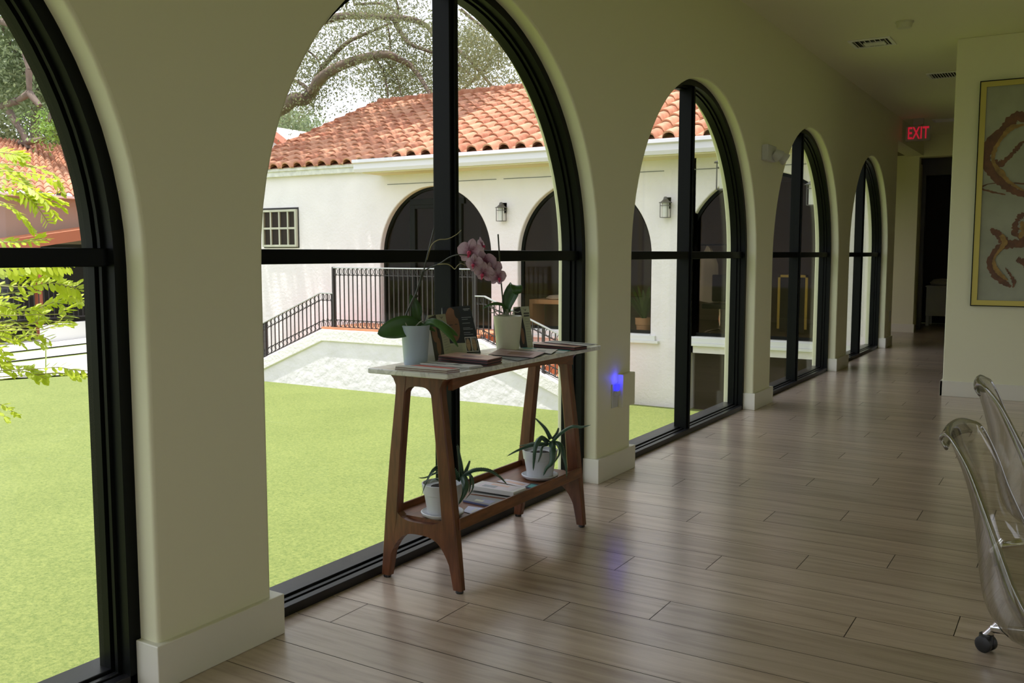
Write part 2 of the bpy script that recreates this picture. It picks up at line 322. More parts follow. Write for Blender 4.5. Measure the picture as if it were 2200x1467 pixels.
# floor planks
mb = MB(); x0f, x1f, y0f, y1f = -2.42, 4.2, -6.0, 19.0; RW = 0.2045; PLK = 1.273
k = math.floor((y0f-2.998)/RW)
while 2.998+k*RW < y1f:
    ya = max(y0f, 2.998+k*RW); yb = min(y1f, 2.998+(k+1)*RW); j = -1.263+0.318*k+(0.308 if k >= 1 else 0)
    off = (j-x0f) % PLK; xs = [x0f]+[x0f+off+i*PLK for i in range(7) if x0f+off+i*PLK < x1f-0.02]+[x1f]
    g = 0.0016
    for a, b in zip(xs, xs[1:]):
        mb.av = float(rng.uniform(0.05, 1))
        if ya >= 14.2: mb.av = mb.av
        z = 0; mb.poly([(a+g, ya+g, z), (b-g, ya+g, z), (b-g, yb-g, z), (a+g, yb-g, z)])
    k += 1
mb.av = 0.5; mb.mi = 1; mb.poly([(x0f, y0f, -0.0015), (x1f, y0f, -0.0015), (x1f, y1f, -0.0015), (x0f, y1f, -0.0015)])
GROUT = mat('grout', (0.05, 0.042, 0.035), 0.9)
tag(mb.build('floor', [FLOORM, GROUT]), 'wood-look plank tile floor with thin dark joints', 'floor', kind='structure')
tag(box(-3.25, 4.6, -6.3, 19.3, ZC, ZC+0.25).build('ceiling', PLASTER), 'plain cream plaster ceiling of the hall', 'ceiling', kind='structure')
tag(box(-2.72, -2.42, 13.6, 19.0, -0.08, -0.0005).build('floor_threshold', FLOORM), 'floor strip under the side opening', 'floor', kind='structure')
# far wall with the artwork, and the passage behind it
tag(box(-1.06, 4.2, 9.31, 9.55, 0, ZC).build('wall_far', PLASTER, bevel=0.006), 'plain cream wall that carries the framed abstract painting', 'wall', kind='structure')
tag(box(4.2, 4.4, 9.55, 19, 0, ZC).build('wall_passage', PLASTER), 'wall on the far side of the unlit room behind the painting wall', 'wall', kind='structure')
tag(box(-3.9, -2.37, 16.55, 16.75, 0, ZC).build('wall_corner', PLASTER), 'greenish lit plaster wall end at the side opening', 'wall', kind='structure')
tag(box(-2.72, -2.58, 16.75, 19, 0, ZC).build('wall_side', PLASTER), 'dark plaster wall on the window side of the unlit room', 'wall', kind='structure')
mb = MB(); mb.box(-2.45, 4.2, 16.5, 16.75, 2.86, ZC)
tag(mb.build('wall_header', PLASTER), 'dark plaster header over the passage behind the exit sign', 'wall', kind='structure')
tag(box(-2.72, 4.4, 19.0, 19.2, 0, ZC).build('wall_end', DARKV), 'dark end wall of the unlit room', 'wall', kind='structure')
mb = MB(); mb.box(-2.42, 4.2, 17.3, 17.42, 2.62, ZC); mb.box(-2.42, -2.36, 17.3, 17.42, 0, 2.62)
tag(mb.build('door_1', DOORW), 'dark doorway casing at the end of the passage', 'door', kind='structure')
# unseen sides of the room, with the openings that let daylight in
mb = MB(); xr = 4.2
for a, b, z0, z1 in ((-6, -4.0, 0, ZC), (-1.6, 3.0, 0, ZC), (5.4, 9.55, 0, ZC), (-4.5, 9, 2.4, ZC), (-4.5, 9, 0, 0.6)): mb.box(xr, xr+0.2, a, b, z0, z1)
tag(mb.build('wall_right', PLASTER), 'plaster wall with wide daylight openings opposite the arches', 'wall', kind='structure')
mb = MB()
for a, b, z0, z1 in ((-2.56, -1.6, 0, ZC), (3.4, 4.4, 0, ZC), (-1.6, 3.4, 2.7, ZC), (-1.6, 3.4, 0, 0.3)): mb.box(a, b, -6.2, -6, z0, z1)
tag(mb.build('wall_back', PLASTER), 'plaster wall with a wide window behind the viewpoint', 'wall', kind='structure')

# baseboards
def bb(name, parts, label):
    m = MB()
    for p in parts: m.box(*p)
    tag(m.build(name, BASEB, bevel=0.003), label, 'baseboard', kind='structure')
piers = [(-1.2, -0.75), (1.737, 2.193), (4.68, 5.131), (7.613, 8.09), (10.63, 11.18), (13.605, 14.1)]
words_ = ['behind the near edge of the picture', 'round the wide pier left of the console table', 'round the pier with the blue night light', 'round the pier under the emergency light', 'round the narrow pier before the last window', 'round the last wall end before the passage']
for i, (a, b) in enumerate(piers):
    if i == 0: continue
    bb('baseboard_pier_%d' % i, [(-2.385, -2.284, a-0.018, b+(0.04 if i < 5 else 0.0), 0.0, 0.14)], 'tall white baseboard block '+words_[i])
bb('baseboard_far', [(-1.08, 4.2, 9.29, 9.312, 0, 0.14), (-1.08, -1.058, 9.29, 9.57, 0, 0.14)], 'white baseboard under the framed painting')
bb('baseboard_corner', [(-3.9, -2.35, 16.53, 16.552, 0, 0.14)], 'white baseboard under the lit wall end of the passage')

# arched windows of the hall
GX = -2.45
def hall_window(idx, s0, s1, label):
    r = empty('window_%d' % idx, (GX, (s0+s1)/2, 0), label, 'window', kind='structure')
    pts, nor = arch_pts(s0, s1, 0, AP, 48)
    prof = [(-2.385, 0), (-2.385, .040), (-2.425, .040), (-2.427, .052), (-2.440, .052), (-2.441, .045), (-2.452, .045), (-2.453, .058), (-2.503, .060), (-2.503, 0)]
    mb = MB(); mb.grid([[(x, p[0]-n[0]*q, p[1]-n[1]*q) for x, q in prof] for p, n in zip(pts, nor)]); mb.build('frame', BLACK, r, smooth=30)
    c = (s0+s1)/2; R = (s1-s0)/2
    mb = MB(); mb.box(-2.498, -2.405, c-0.034, c+0.034, 0.03, AP-0.045); mb.box(-2.405, -2.392, c-0.012, c+0.012, 0.03, AP-0.045)
    mb.build('mullion', BLACK, r, bevel=0.003)
    mb = MB()
    for a, b in ((s0+0.03, c-0.033), (c+0.033, s1-0.03)): mb.box(-2.49, -2.410, a, b, 1.263, 1.316)
    mb.build('transom', BLACK, r, bevel=0.003)
    mb = MB(); mb.box(-2.418, -2.385, s0, s1, 0, 0.036); mb.box(-2.426, -2.418, s0, s1, 0, 0.026); mb.box(-2.446, -2.426, s0, s1, 0, 0.040); mb.box(-2.454, -2.446, s0, s1, 0, 0.03); mb.box(-2.56, -2.454, s0, s1, 0, 0.048)
    mb.build('bottom_track', TRACK, r, bevel=0.002)
    q, nn = arch_pts(s0+0.02, s1-0.02, 0.02, AP-0.02, 40)
    mb = MB(); n = len(q); i = mb.addv(*[(GX-0.003, a, z) for a, z in q], *[(GX+0.003, a, z) for a, z in q]); mb.face(range(i, i+n)); mb.face([i+n+k for k in range(n)][::-1])
    mb.build('pane', GLASS, r)
    return r
TRACK = mat('black_track', (0.012, 0.012, 0.014), 0.35, spec=0.4)
wl = ['nearest arched black-framed window, cut by the left edge of the photo', 'large arched black-framed window behind the console table', 'arched black-framed window between the night light pier and the emergency light', 'arched black-framed window just past the emergency light', 'farthest arched black-framed window, next to the passage']
for i, (a, b) in enumerate(OPEN): hall_window(i+1, a, b, wl[i])

# ---------------------------------------------------------------- ground outside
tag(box(-70, 40, -40, 60, G-0.3, G).build('lawn', TURF), 'flat bright green artificial lawn of the courtyard', 'lawn', kind='structure')
mb = MB()
def paving(px, z=G+0.03): mb.hexa([on(x, y, 2, G) for x, y in px], [on(x, y, 2, z) for x, y in px])
edge = [(-60, 829), (260, 800)]
def lerp(a, b, t): return (a[0]+(b[0]-a[0])*t, a[1]+(b[1]-a[1])*t)
for top0, top1, b0, b1 in (((-60, 790), (260, 752), (-60, 818), (260, 797)), ((-60, 770), (260, 731), (-60, 785), (260, 748)), ((-60, 742), (260, 712), (-60, 765), (260, 728))):
    for t0, t1 in ((0, 0.49), (0.5, 1)): paving([lerp(b0, b1, t0), lerp(b0, b1, t1), lerp(top0, top1, t1), lerp(top0, top1, t0)])
tag(mb.build('path', CONC), 'pale concrete paving slabs with strips of grass between, beyond the lawn', 'path', kind='structure')

# ---------------------------------------------------------------- wing across the courtyard
YF = 14.0
wing = empty('courtyard_wing', (-9, 14, G), 'white stucco building wing with a clay tile roof across the lawn', 'building')
mb = MB(); AW = [(-11.55, -9.02, -0.05, 2.54), (-8.46, -5.95, 0.0, 2.53), (-5.40, -2.91, 0.0, 2.53)]
def fac(s, z, d): return (s, YF+d, z)
mb2 = MB(); arch_wall(mb2, -15.2, -5.22, -0.26, 2.95, AW[:2], fac, 0.25, 0.02); arch_wall(mb2, -5.22, XE, -0.26, 2.95, AW[2:], fac, 0.25, 0.02)
mb2.box(-15.2, -5.27, YF, YF+0.25, G, -0.26)
mb2.box(-15.2, -15.0, YF+0.25, 18.6, G, 2.95)
mb2.build('wall', STUCCO, wing, smooth=35)
# window with six panes on the left of the wing
def frame_window(par, x0, x1, z0, z1, y, nx, nz):
    r = MB(); t = 0.045
    r.box(x0, x1, y-0.03, y+0.03, z1-t, z1); r.box(x0, x1, y-0.03, y+0.03, z0, z0+t); r.box(x0, x0+t, y-0.03, y+0.03, z0+t, z1-t); r.box(x1-t, x1, y-0.03, y+0.03, z0+t, z1-t)
    o = r.build('window', SAGE, par, bevel=0.003); m = MB()
    for i in range(1, nx): c = x0+(x1-x0)*i/nx; m.box(c-0.016, c+0.016, y-0.02, y+0.02, z0+t, z1-t)
    for i in range(1, nz): c = z0+(z1-z0)*i/nz; m.box(x0+t, x1-t, y-0.022, y+0.022, c-0.02, c+0.02)
    m.build('muntins', SAGE, o); box(x0+t, x1-t, y-0.004, y+0.004, z0+t, z1-t).build('pane', DARKGLASS, o)
box(-14.66, -13.66, YF-0.012, YF+0.0, 1.42, 2.24).build('window_dark_sheet', DARKV, wing)  # dark sheet laid on the wall, painted to stand for the unlit inside
frame_window(wing, -14.65, -13.68, 1.44, 2.20, YF-0.04, 4, 2)
# arched glazing
def wing_arch(a, b, zb, ap, door=False):
    pts, nor = arch_pts(a, b, zb, ap, 36); y0 = YF+0.11
    prof = [(y0, 0), (y0, 0.05), (y0+0.06, 0.05), (y0+0.06, 0)]
    f = MB(); f.grid([[(p[0]-n[0]*q, y, p[1]-n[1]*q) for y, q in prof] for p, n in zip(pts, nor)])
    f.box(a, b, y0, y0+0.06, zb, zb+0.05); o = f.build('arched_window', BLACK, wing, smooth=30)
    n = len(pts); g = MB(); i = g.addv(*[(p[0]-q[0]*0.02, y0+0.03, p[1]-q[1]*0.02) for p, q in zip(pts, nor)], *[(p[0]-q[0]*0.02, y0+0.036, p[1]-q[1]*0.02) for p, q in zip(pts, nor)])
    g.face(range(i, i+n)); g.face([i+n+k for k in range(n)][::-1]); g.build('pane', DARKGLASS, o)
    s = MB(); c = (a+b)/2
    if door:
        for x in (c-0.57, c+0.47): s.box(x-0.055, x+0.055, y0-0.005, y0+0.065, zb, ap-0.33)
        s.box(c-0.62, c+0.62, y0-0.006, y0+0.066, ap-0.33, ap-0.22); s.box(c-0.56, c-0.50, y0-0.01, y0+0.06, zb, ap-0.33); s.box(c+0.50, c+0.56, y0-0.01, y0+0.06, zb, ap-0.33); s.box(c-0.50, c+0.50, y0-0.01, y0+0.06, ap-0.40, ap-0.33)
        s.box(c-0.50, c+0.50, y0-0.01, y0+0.06, zb+0.02, zb+0.2)
        s.build('door', BLACK, wing, bevel=0.004)
        h = MB(); h.tube([(c+0.44, y0-0.05, 0.85), (c+0.44, y0-0.05, 1.15)], 0.012); h.bar((c+0.44, y0, 0.9), (c+0.44, y0-0.05, 0.9), 0.015); h.build('door_handle', CHROME, wing)
for k, (a, b, zb, ap) in enumerate(AW): wing_arch(a, b, zb, ap, k == 0)
for a, b in ((-8.46, -5.95), (-5.40, -2.91)):
    s = MB(); s.box(a+0.0, b, YF-0.02, YF+0.1, -0.07, 0.0); s.box(a-0.06, b+0.1, YF-0.05, YF, -0.10, -0.02); s.box(a-0.10, b+(0.16 if b < -5 else 0.3), YF-0.08, YF, -0.145, -0.10)
    s.build('window_sill', WHITE, wing, bevel=0.006)
lw = MB(); lw.box(-5.22, XE, YF+0.05, YF+0.07, G, -0.26); pw = lw.build('basement_window', DARKGLASS, wing)
mb = MB(); mb.box(-5.22, XE, YF+0.10, YF+0.14, G, -0.26); mb.build('basement_dark_sheet', DARKV, wing)  # dark sheet close behind the glass, painted in place of an unlit room
# hairline joints under the eave
jl = MB()
for a, b in ((-11.35, -8.9), (-8.75, -7.6), (-7.4, -5.75), (-5.3, -2.7)): jl.box(a, b, YF-0.006, YF, 2.60, 2.612)
jl.build('wall_joint', LINEG, wing)
# eaves
s = MB(); s.box(-11.5, -3.2, 13.46, 14.0, 2.78, 2.83); s.build('soffit', CREAM, wing)
s = MB(); s.box(-15.3, -11.4, YF-0.10, YF, 2.86, 3.0); s.box(-15.3, -11.4, YF-0.13, YF-0.02, 2.96, 3.03); s.build('fascia', FASCIA, wing, bevel=0.01)
s = MB(); pr = [(13.47, 2.80), (13.42, 2.80), (13.39, 2.86), (13.39, 2.95), (13.34, 2.97), (13.34, 3.03), (13.47, 3.03)]
s.hexa([(-11.66, y, z) for y, z in pr], [(-3.2, y, z) for y, z in pr]); s.build('gutter', GUTTER, wing, bevel=0.004)
# clay tile roofs
def barrel_roof(name, x0, x1, y0, z0, y1, z1, par, pitch=0.33, expo=0.375):
    mb = MB(); cols = round((x1-x0)/pitch); pt = (x1-x0)/cols; L = math.hypot(y1-y0, z1-z0); rows = round(L/expo); dy = (y1-y0)/rows; dz = (z1-z0)/rows
    ny, nz = -(z1-z0)/L, (y1-y0)/L; prof = []
    for t in np.linspace(-1, 1, 9): prof.append((0.5+0.34*t, 0.105*math.sqrt(max(0, 1-t*t))))
    prof = [(0.0, 0.012)]+prof+[(1.0, 0.012)]
    for r in range(rows):
        for c in range(cols):
            mb.av = float(rng.uniform(0.05, 1)); A = []
            for (ya, za, lift) in ((y0+r*dy-dy*0.06, z0+r*dz-dz*0.06, 0.03), (y0+(r+1)*dy, z0+(r+1)*dz, 0.0)):
                A.append([(x0+(c+u)*pt, ya+ny*(h*(0.95 if lift else 0.86)+lift), za+nz*(h*(0.95 if lift else 0.86)+lift)) for u, h in prof])
            B = [(p[0], p[1]-ny*0.028, p[2]-nz*0.028) for p in A[0]]
            mb.grid([B, A[0], A[1]])
    i = mb.addv((x0, y0, z0), (x1, y0, z0), (x1, y1, z1), (x0, y1, z1)); mb.face((i, i+1, i+2, i+3))
    mb.poly([(x0, y0, z0), (x0, y1, z1), (x0, y1, z0)]); mb.poly([(x1, y0, z0), (x1, y1, z0), (x1, y1, z1)])
    return mb.build(name, TILE, par, smooth=50)
YR, ZR = 18.6, 5.0
barrel_roof('clay_roof', -15.3, -10.4, 13.86, 3.02, YR, ZR, wing)
barrel_roof('clay_roof', -10.8, -3.0, 13.42, 3.03, YR, ZR+0.10, wing)
s = MB()
for a, b, z in ((-15.3, -10.8, ZR+0.07), (-10.8, -3.0, ZR+0.17)):
    x = a
    while x < b-0.05: s.tube([(x, YR, z), (min(x+0.46, b), YR, z-0.02)], [0.12, 0.10], n=10); x += 0.42
s.av = 0.6
s.build('ridge_tiles', TILE, wing, smooth=50)
s = MB(); s.hexa([(-15.3, YR, 2.9), (-3.0, YR, 2.9), (-3, 23.2, 2.9), (-15.3, 23.2, 2.9)], [(-15.3, YR, ZR), (-3.0, YR, ZR), (-3, YR+0.1, ZR-0.05), (-15.3, YR+0.1, ZR-0.05)]); s.build('back_roof', TERRA, wing)
t = MB()
for k in range(12):
    f0 = k/12; f1 = (k+1.15)/12; t.tube([(-15.3, 13.86+(YR-13.86)*f0, 3.08+(ZR-3.02)*f0), (-15.3, 13.86+(YR-13.86)*f1, 3.05+(ZR-3.02)*f1)], [0.11, 0.09], n=10)
t.av = 0.4; t.build('rake_tiles', TILE, wing, smooth=50)
s = MB(); s.box(-15.2, XE, YF+0.25, 18.6, -0.06, -0.05); s.build('interior_floor', BEIGEW, wing)
s = MB(); s.box(-15.2, XE, YF+0.25, 18.8, 2.9, 3.0); s.box(-15.2, -3.9, 18.4, 18.6, -0.05, 2.9); s.box(-9.0, -8.9, YF+0.3, 18.4, -0.05, 2.9); s.box(-3.95, -3.85, 16.55, 18.4, 0, 2.9); s.build('interior_wall', BEIGEW, wing)

# staircase and its low wall
stair = empty('courtyard_staircase', (-9.5, 12.8, G), 'white stucco double staircase with orange tile landing below the arched door', 'staircase')
YS = 12.80
def prof_z(x):  # top of the coping
    if x < -11.95: return -0.085+(x+11.95)*0.41
    if x > -8.55: return -0.10-(x+8.55)*0.40
    return -0.085
xs = [-14.6, -11.95, -8.55, -5.9]
wallp = [(x, prof_z(x)-0.2) for x in xs]
mb = MB(); pl = [(xs[0], G)]+wallp+[(xs[-1], G)]
mb.hexa([(x, YS, z) for x, z in pl], [(x, YS+0.2, z) for x, z in pl]); mb.build('stair_wall', ROUGHST, stair)
mb = MB(); top = [(x, prof_z(x)) for x in xs]; bot = [(x, prof_z(x)-0.22) for x in xs][::-1]
mb.hexa([(x, YS-0.04, z) for x, z in top+bot], [(x, YS+0.24, z) for x, z in top+bot]); mb.build('coping', STUCCO, stair, bevel=0.015)
mb = MB(); mb.box(-11.95, -8.55, YS+0.2, YF-0.001, G, -0.05); mb.box(-11.97, -8.5, YS-0.01, YF-0.001, -0.085, -0.045)
mb.build('landing', TERRA, stair)
mb = MB()
for k in range(6):
    z = -0.05-0.175*(k+1); d = 0.34*(k+1)
    for xa in (-11.95-d, -8.55+d-0.38): box(xa, xa+0.38, YS+0.2, YF-0.001, G, z+0.02).build('step', TERRA, stair)
YB = YS+0.07
rail = empty('iron_railing', (-9.5, YB, -0.05), 'black wrought iron balustrade with rings and a handrail toned pale like sky sheen on the staircase', 'railing')
def rail_top(x):
    if x < -12.05: return 0.575+(x+12.05)*0.41
    if x < -11.72: return 0.575
    if x <= -8.62: return 1.045
    if x <= -8.42: return 0.60
    return 0.60-(x+8.42)*0.40
def rail_bot(x): return prof_z(x)+0.045
x = -14.5
while x < -6.0:
    t_, b_ = rail_top(x), rail_bot(x); mb = MB(); mb.bar((x, YB, b_), (x, YB, t_), 0.016)
    for zz in (t_-0.135, b_+0.13): mb.bar((x, YB, zz-0.012), (x, YB, zz+0.012), 0.026)
    mb.build('baluster', IRON, rail); x += 0.1045
for (a, b, flip) in ((-14.5, -12.05, 0), (-12.05, -11.74, 0), (-11.72, -8.62, 0), (-8.60, -8.42, 0), (-8.42, -6.0, 0)):
    e = 1e-4; ta, tb = rail_top(a+e), rail_top(b-e); ba, bb_ = rail_bot(a+e), rail_bot(b-e)
    mb = MB(); mb.bar((a, YB, ta), (b, YB, tb), 0.045, 0.022); mb.build('handrail', RAILTOP, rail, bevel=0.004)
    mb = MB()
    for o1, o2 in ((-0.13, 0), (0, 0.0)):
        if o1: mb.bar((a, YB, ta+o1), (b, YB, tb+o1), 0.014); mb.bar((a, YB, ba-o1), (b, YB, bb_-o1), 0.014)
        else: mb.bar((a, YB, ba), (b, YB, bb_), 0.016)
    x = a+0.052
    while x < b:
        sl_ = (tb-ta)/(b-a)
        for zc in (ta+(x-a)*sl_-0.068, ba+(x-a)*(bb_-ba)/(b-a)+0.066):
            mb.tube([(x+0.043*math.cos(q), YB, zc+0.055*math.sin(q)) for q in [2*PI*j/14 for j in range(15)]], 0.006, n=4, cap=False)
        x += 0.1045
    mb.build('ring_band', IRON, rail)
for x, z0, z1 in ((-11.73, -0.09, 1.06), (-8.60, -0.09, 1.06), (-13.5, prof_z(-13.5), rail_top(-13.5)), (-7.3, prof_z(-7.3), rail_top(-7.3))):
    mb = MB(); mb.bar((x, YB, z0), (x, YB, z1), 0.04); mb.box(x-0.045, x+0.045, YB-0.045, YB+0.045, z0, z0+0.015); mb.build('post', IRON, rail)

# wall lanterns
def lantern(loc, rz, label):
    r = empty('wall_lantern', loc, label, 'lamp', 'outdoor wall lanterns')
    m = MB(); m.box(-0.055, 0.055, 0.0, 0.02, -0.01, 0.17); m.build('back_plate', DGREY, r)
    m = MB(); m.bar((0, 0, 0.13), (0, -0.10, 0.15), 0.02); m.lathe([(0.018, 0.175), (0.03, 0.165), (0.04, 0.13), (0.075, 0.098), (0.11, 0.085), (0.11, 0.078), (0.02, 0.078)], (0, -0.10, 0), 8); m.build('cap', DGREY, r)
    m = MB(); m.lathe([(0.055, -0.145), (0.055, 0.078)], (0, -0.10, 0), 16); m.build('glass_shade', FROST, r, smooth=40)
    m = MB()
    for sx in (-1, 1):
        for sy in (-1, 1): m.bar((sx*0.062, -0.10+sy*0.062, -0.15), (sx*0.062, -0.10+sy*0.062, 0.08), 0.009)
    for z in (-0.15, 0.035):
        for q in (((-1, -1), (1, -1)), ((1, -1), (1, 1)), ((1, 1), (-1, 1)), ((-1, 1), (-1, -1))): m.bar((q[0][0]*0.062, -0.10+q[0][1]*0.062, z), (q[1][0]*0.062, -0.10+q[1][1]*0.062, z), 0.009)
    m.build('cage', DGREY, r)
    for ch in r.children: ch.matrix_parent_inverse = Matrix.Identity(4)
    r.rotation_euler = (0, 0, rz); return r
lantern((-8.74, YF, 2.02), 0, 'grey wall lantern between the arched door and the next arch')
lantern((-5.68, YF, 2.02), 0, 'grey wall lantern between the last two arches of the wing')
lantern((XE, 7.86, 2.0), -PI/2, 'dark wall lantern outside the pier under the emergency light')
lantern((XE, 10.9, 2.0), -PI/2, 'dark wall lantern outside the narrow pier before the last window')

# things inside the wing, seen through its glass
da = on(1140, 640, 1, 14.55); zt_ = da.z
r = empty('reception_desk', (da.x+0.6, 14.75, -0.05), 'beige wooden desk behind the second arch of the wing', 'desk')
m = MB(); m.box(da.x, da.x+1.2, 14.5, 15.0, zt_-0.10, zt_-0.02); m.build('top', BEIGE, r, bevel=0.005)
m = MB(); m.box(da.x, da.x+0.07, 14.5, 15.0, -0.05, zt_-0.10); m.build('side_panel', BEIGE, r); m = MB(); m.box(da.x+0.07, da.x+1.2, 14.94, 15.0, -0.05, zt_-0.10); m.build('back_panel', BEIGEW, r)
tag(MB().lathe([(0.0, 0.0), (0.25, 0.01), (0.26, 0.03), (0.20, 0.07), (0.0, 0.085)], (da.x+0.50, 14.76, zt_-0.019), 24).build('seat_cushion', PAPER, smooth=60), 'round pale cushion lying on the beige desk', 'cushion')
def palm(loc, pot, potmat, label, h, nl, potlabel=True):
    r = empty('potted_plant', loc, label, 'plant')
    MB().lathe(pot, (loc[0], loc[1], loc[2]), 28).build('pot', potmat, r, smooth=50)
    m = MB(); top = loc[2]+pot[-1][1]
    for k in range(nl):
        a = rng.uniform(0, 2*PI); l = h*rng.uniform(0.6, 1); b = rng.uniform(0.25, 0.7)*h
        pts = [Vector((loc[0]+math.cos(a)*b*t, loc[1]+math.sin(a)*b*t*0.5, top-0.05+l*(t*1.4-t*t*0.55))) for t in np.linspace(0, 1, 7)]
        sd = Vector((-math.sin(a), math.cos(a), 0)); m.grid([[p-sd*wd, p, p+sd*wd] for p, wd in zip(pts, [0.006, .02, .03, .032, .026, .016, .002])])
    m.build('foliage', LEAFD, r); return r
pp = on(1384, 700, 1, 14.6)
palm((pp.x, 14.6, -0.05), [(0.11, 0), (0.125, 0.02), (0.135, 0.15), (0.15, 0.155), (0.155, 0.27), (0.14, 0.27), (0.135, 0.24), (0, 0.24)], BEIGE, 'leafy plant in a two-tier beige pot behind the second arch', 0.75, 26)
palm((-8.55, 16.3, -0.05), [(0.15, 0), (0.2, 0.35), (0.18, 0.35), (0, 0.33)], BLACK, 'dark leafy palm behind the beige desk', 1.2, 40)
r = empty('coat_rack', (-5.2, 15.4, -0.05), 'dark coat rack in the room behind the third arch', 'coat rack')
m = MB(); m.tube([(-5.9, 15.4, 1.45), (-4.6, 15.4, 1.45)], 0.012); m.tube([(-5.9, 15.4, -0.05), (-5.9, 15.4, 1.45)], 0.012); m.tube([(-4.6, 15.4, -0.05), (-4.6, 15.4, 1.45)], 0.012); m.build('rail', BLACK, r)
for x, dx, lab in ((-5.48, 0.0, 'white lab coat hanging behind the third arch, beside the small poster'), (-5.02, 0.06, 'white lab coat hanging behind the third arch, away from the small poster')):
    m = MB(); P = []
    for t in np.linspace(0, 1, 8):
        wd = 0.04+0.11*min(1, t*4)+0.04*t; z = 1.42-0.95*t
        P.append([(x+wd*math.cos(q)+dx*t*2, 15.4+0.06*math.sin(q)*(1+0.25*math.sin(5*q)), z-0.03*math.cos(q)) for q in [2*PI*j/20 for j in range(21)]])
    m.grid(P); tag(m.build('lab_coat', PAPER, smooth=60), lab, 'coat', 'white coats on the rack')
r = empty('wall_poster', (-5.6, 15.1, 1.0), 'small white poster with an orange blot behind the third arch', 'poster')
box(-5.70, -5.52, 15.10, 15.11, 0.85, 1.2).build('sheet', PAPER, r); m = MB(); m.lathe([(0, 0), (0.06, 0), (0.05, 0.004), (0, 0.004)], (-5.6, 15.096, 1.06), 12, axis=(0, -1, 0)); m.build('blot', ORANGE, r)
r = empty('office_chair', (-5.1, 14.9, -0.05), 'black office chair with a chrome star base behind the third arch', 'chair')
m = MB(); m.box(-5.35, -4.85, 14.7, 15.15, 0.40, 0.48); m.build('seat', RUBBER, r, bevel=0.02); m = MB(); m.box(-5.33, -4.87, 15.13, 15.19, 0.5, 0.95); m.build('backrest', RUBBER, r, bevel=0.02)
m = MB(); m.tube([(-5.1, 14.9, 0.02), (-5.1, 14.9, 0.40)], 0.02)
for k in range(5): m.bar((-5.1, 14.9, 0.06), (-5.1+0.28*math.cos(k*1.257+.3), 14.9+0.28*math.sin(k*1.257+.3), 0.0), 0.03)
m.build('base', CHROME, r)
r = empty('standing_mirror', (-4.1, 15.6, 0), 'gold-framed mirror leaning in the room behind the third arch', 'mirror')
m = MB(); m.box(-4.35, -4.31, 15.6, 15.64, 0.05, 0.95); m.box(-3.9, -3.86, 15.6, 15.64, 0.05, 0.95); m.box(-4.35, -3.86, 15.6, 15.64, 0.91, 0.95); m.build('frame', GOLD, r); box(-4.31, -3.9, 15.61, 15.62, 0.0, 0.91).build('glass', DARKV, r)

# ---------------------------------------------------------------- console table
XT = -2.156
tb = empty('console_table', (XT, 3.395, 0), 'walnut console table with a grey-veined marble top and a lower shelf', 'table')
box(-2.345, -1.967, 2.757, 4.034, 0.84, 0.86).build('marble_top', MARBLE, tb, bevel=0.004)
# end frames: legs drawn as tapered outlines, rounded where they meet the rails
def leg_x(z, side, outer):
    """x of a leg edge at height z (side -1: window side, +1: room side)"""
    zs = [0.0, 0.25, 0.50, 0.75, 0.84]; o = [0.197, 0.172, 0.145, 0.112, 0.105]; i = [0.157, 0.108, 0.088, 0.062, 0.05]
    c = -2.166
    return c+side*float(np.interp(z, zs, o if outer else i))
def fillet_strip(mb, pts_top, pts_bot, y0, y1):
    for k in range(len(pts_top)-1):
        q = [pts_bot[k], pts_bot[k+1], pts_top[k+1], pts_top[k]]
        mb.hexa([(p[0], y0, p[1]) for p in q], [(p[0], y1, p[1]) for p in q])
for y0 in (2.838, 3.862):
    y1 = y0+0.042
    for sd in (-1, 1):
        m = MB(); P = []
        zz = list(np.linspace(0.012, 0.72, 16))+[0.76, 0.79, 0.815, 0.84]
        for z in zz:
            xo = leg_x(z, sd, True); xi = leg_x(z, sd, False)
            if z > 0.78: xo += sd*((z-0.78)/0.06)**2*0.045
            d = 0.3+0.7*min(1, z/0.25); ym = (y0+y1)/2; hw = (y1-y0)/2*(0.78+0.22*min(1, z/0.3)); b = 0.005
            P.append([(xi, ym-hw+b, z), (xi+sd*b, ym-hw, z), (xo-sd*b, ym-hw, z), (xo, ym-hw+b, z), (xo, ym+hw-b, z), (xo-sd*b, ym+hw, z), (xi+sd*b, ym+hw, z), (xi, ym+hw-b, z), (xi, ym-hw+b, z)])
        m.grid(P); m.poly(P[0][:8]); m.poly(P[-1][:8])
        lg = m.build('leg', WALNUT, tb, smooth=40)
        m = MB(); xc = (leg_x(0, sd, True)+leg_x(0, sd, False))/2; m.lathe([(0.014, 0), (0.016, 0.004), (0.014, 0.013)], (xc, (y0+y1)/2, 0), 12); m.build('foot_glide', RUBBER, lg)
    # upper arch and lower cross rail between the legs
    m = MB(); T = np.linspace(-1, 1, 17)
    bot = [(-2.166+t*0.075, 0.79-0.055*abs(t)**4) for t in T]; top = [(-2.166+t*0.075, 0.84) for t in T]
    fillet_strip(m, top, bot, y0+0.002, y1-0.002); m.build('top_rail', WALNUT, tb, smooth=40)
    m = MB(); T = np.linspace(-1, 1, 21)
    bot = [(-2.166+t*0.146, 0.205-0.075*abs(t*1.12)**3.2) for t in T]; top = [(-2.166+t*0.128, 0.252+0.055*abs(t)**4) for t in T]
    fillet_strip(m, top, bot, y0+0.002, y1-0.002); m.build('cross_rail', WALNUT, tb, smooth=40)
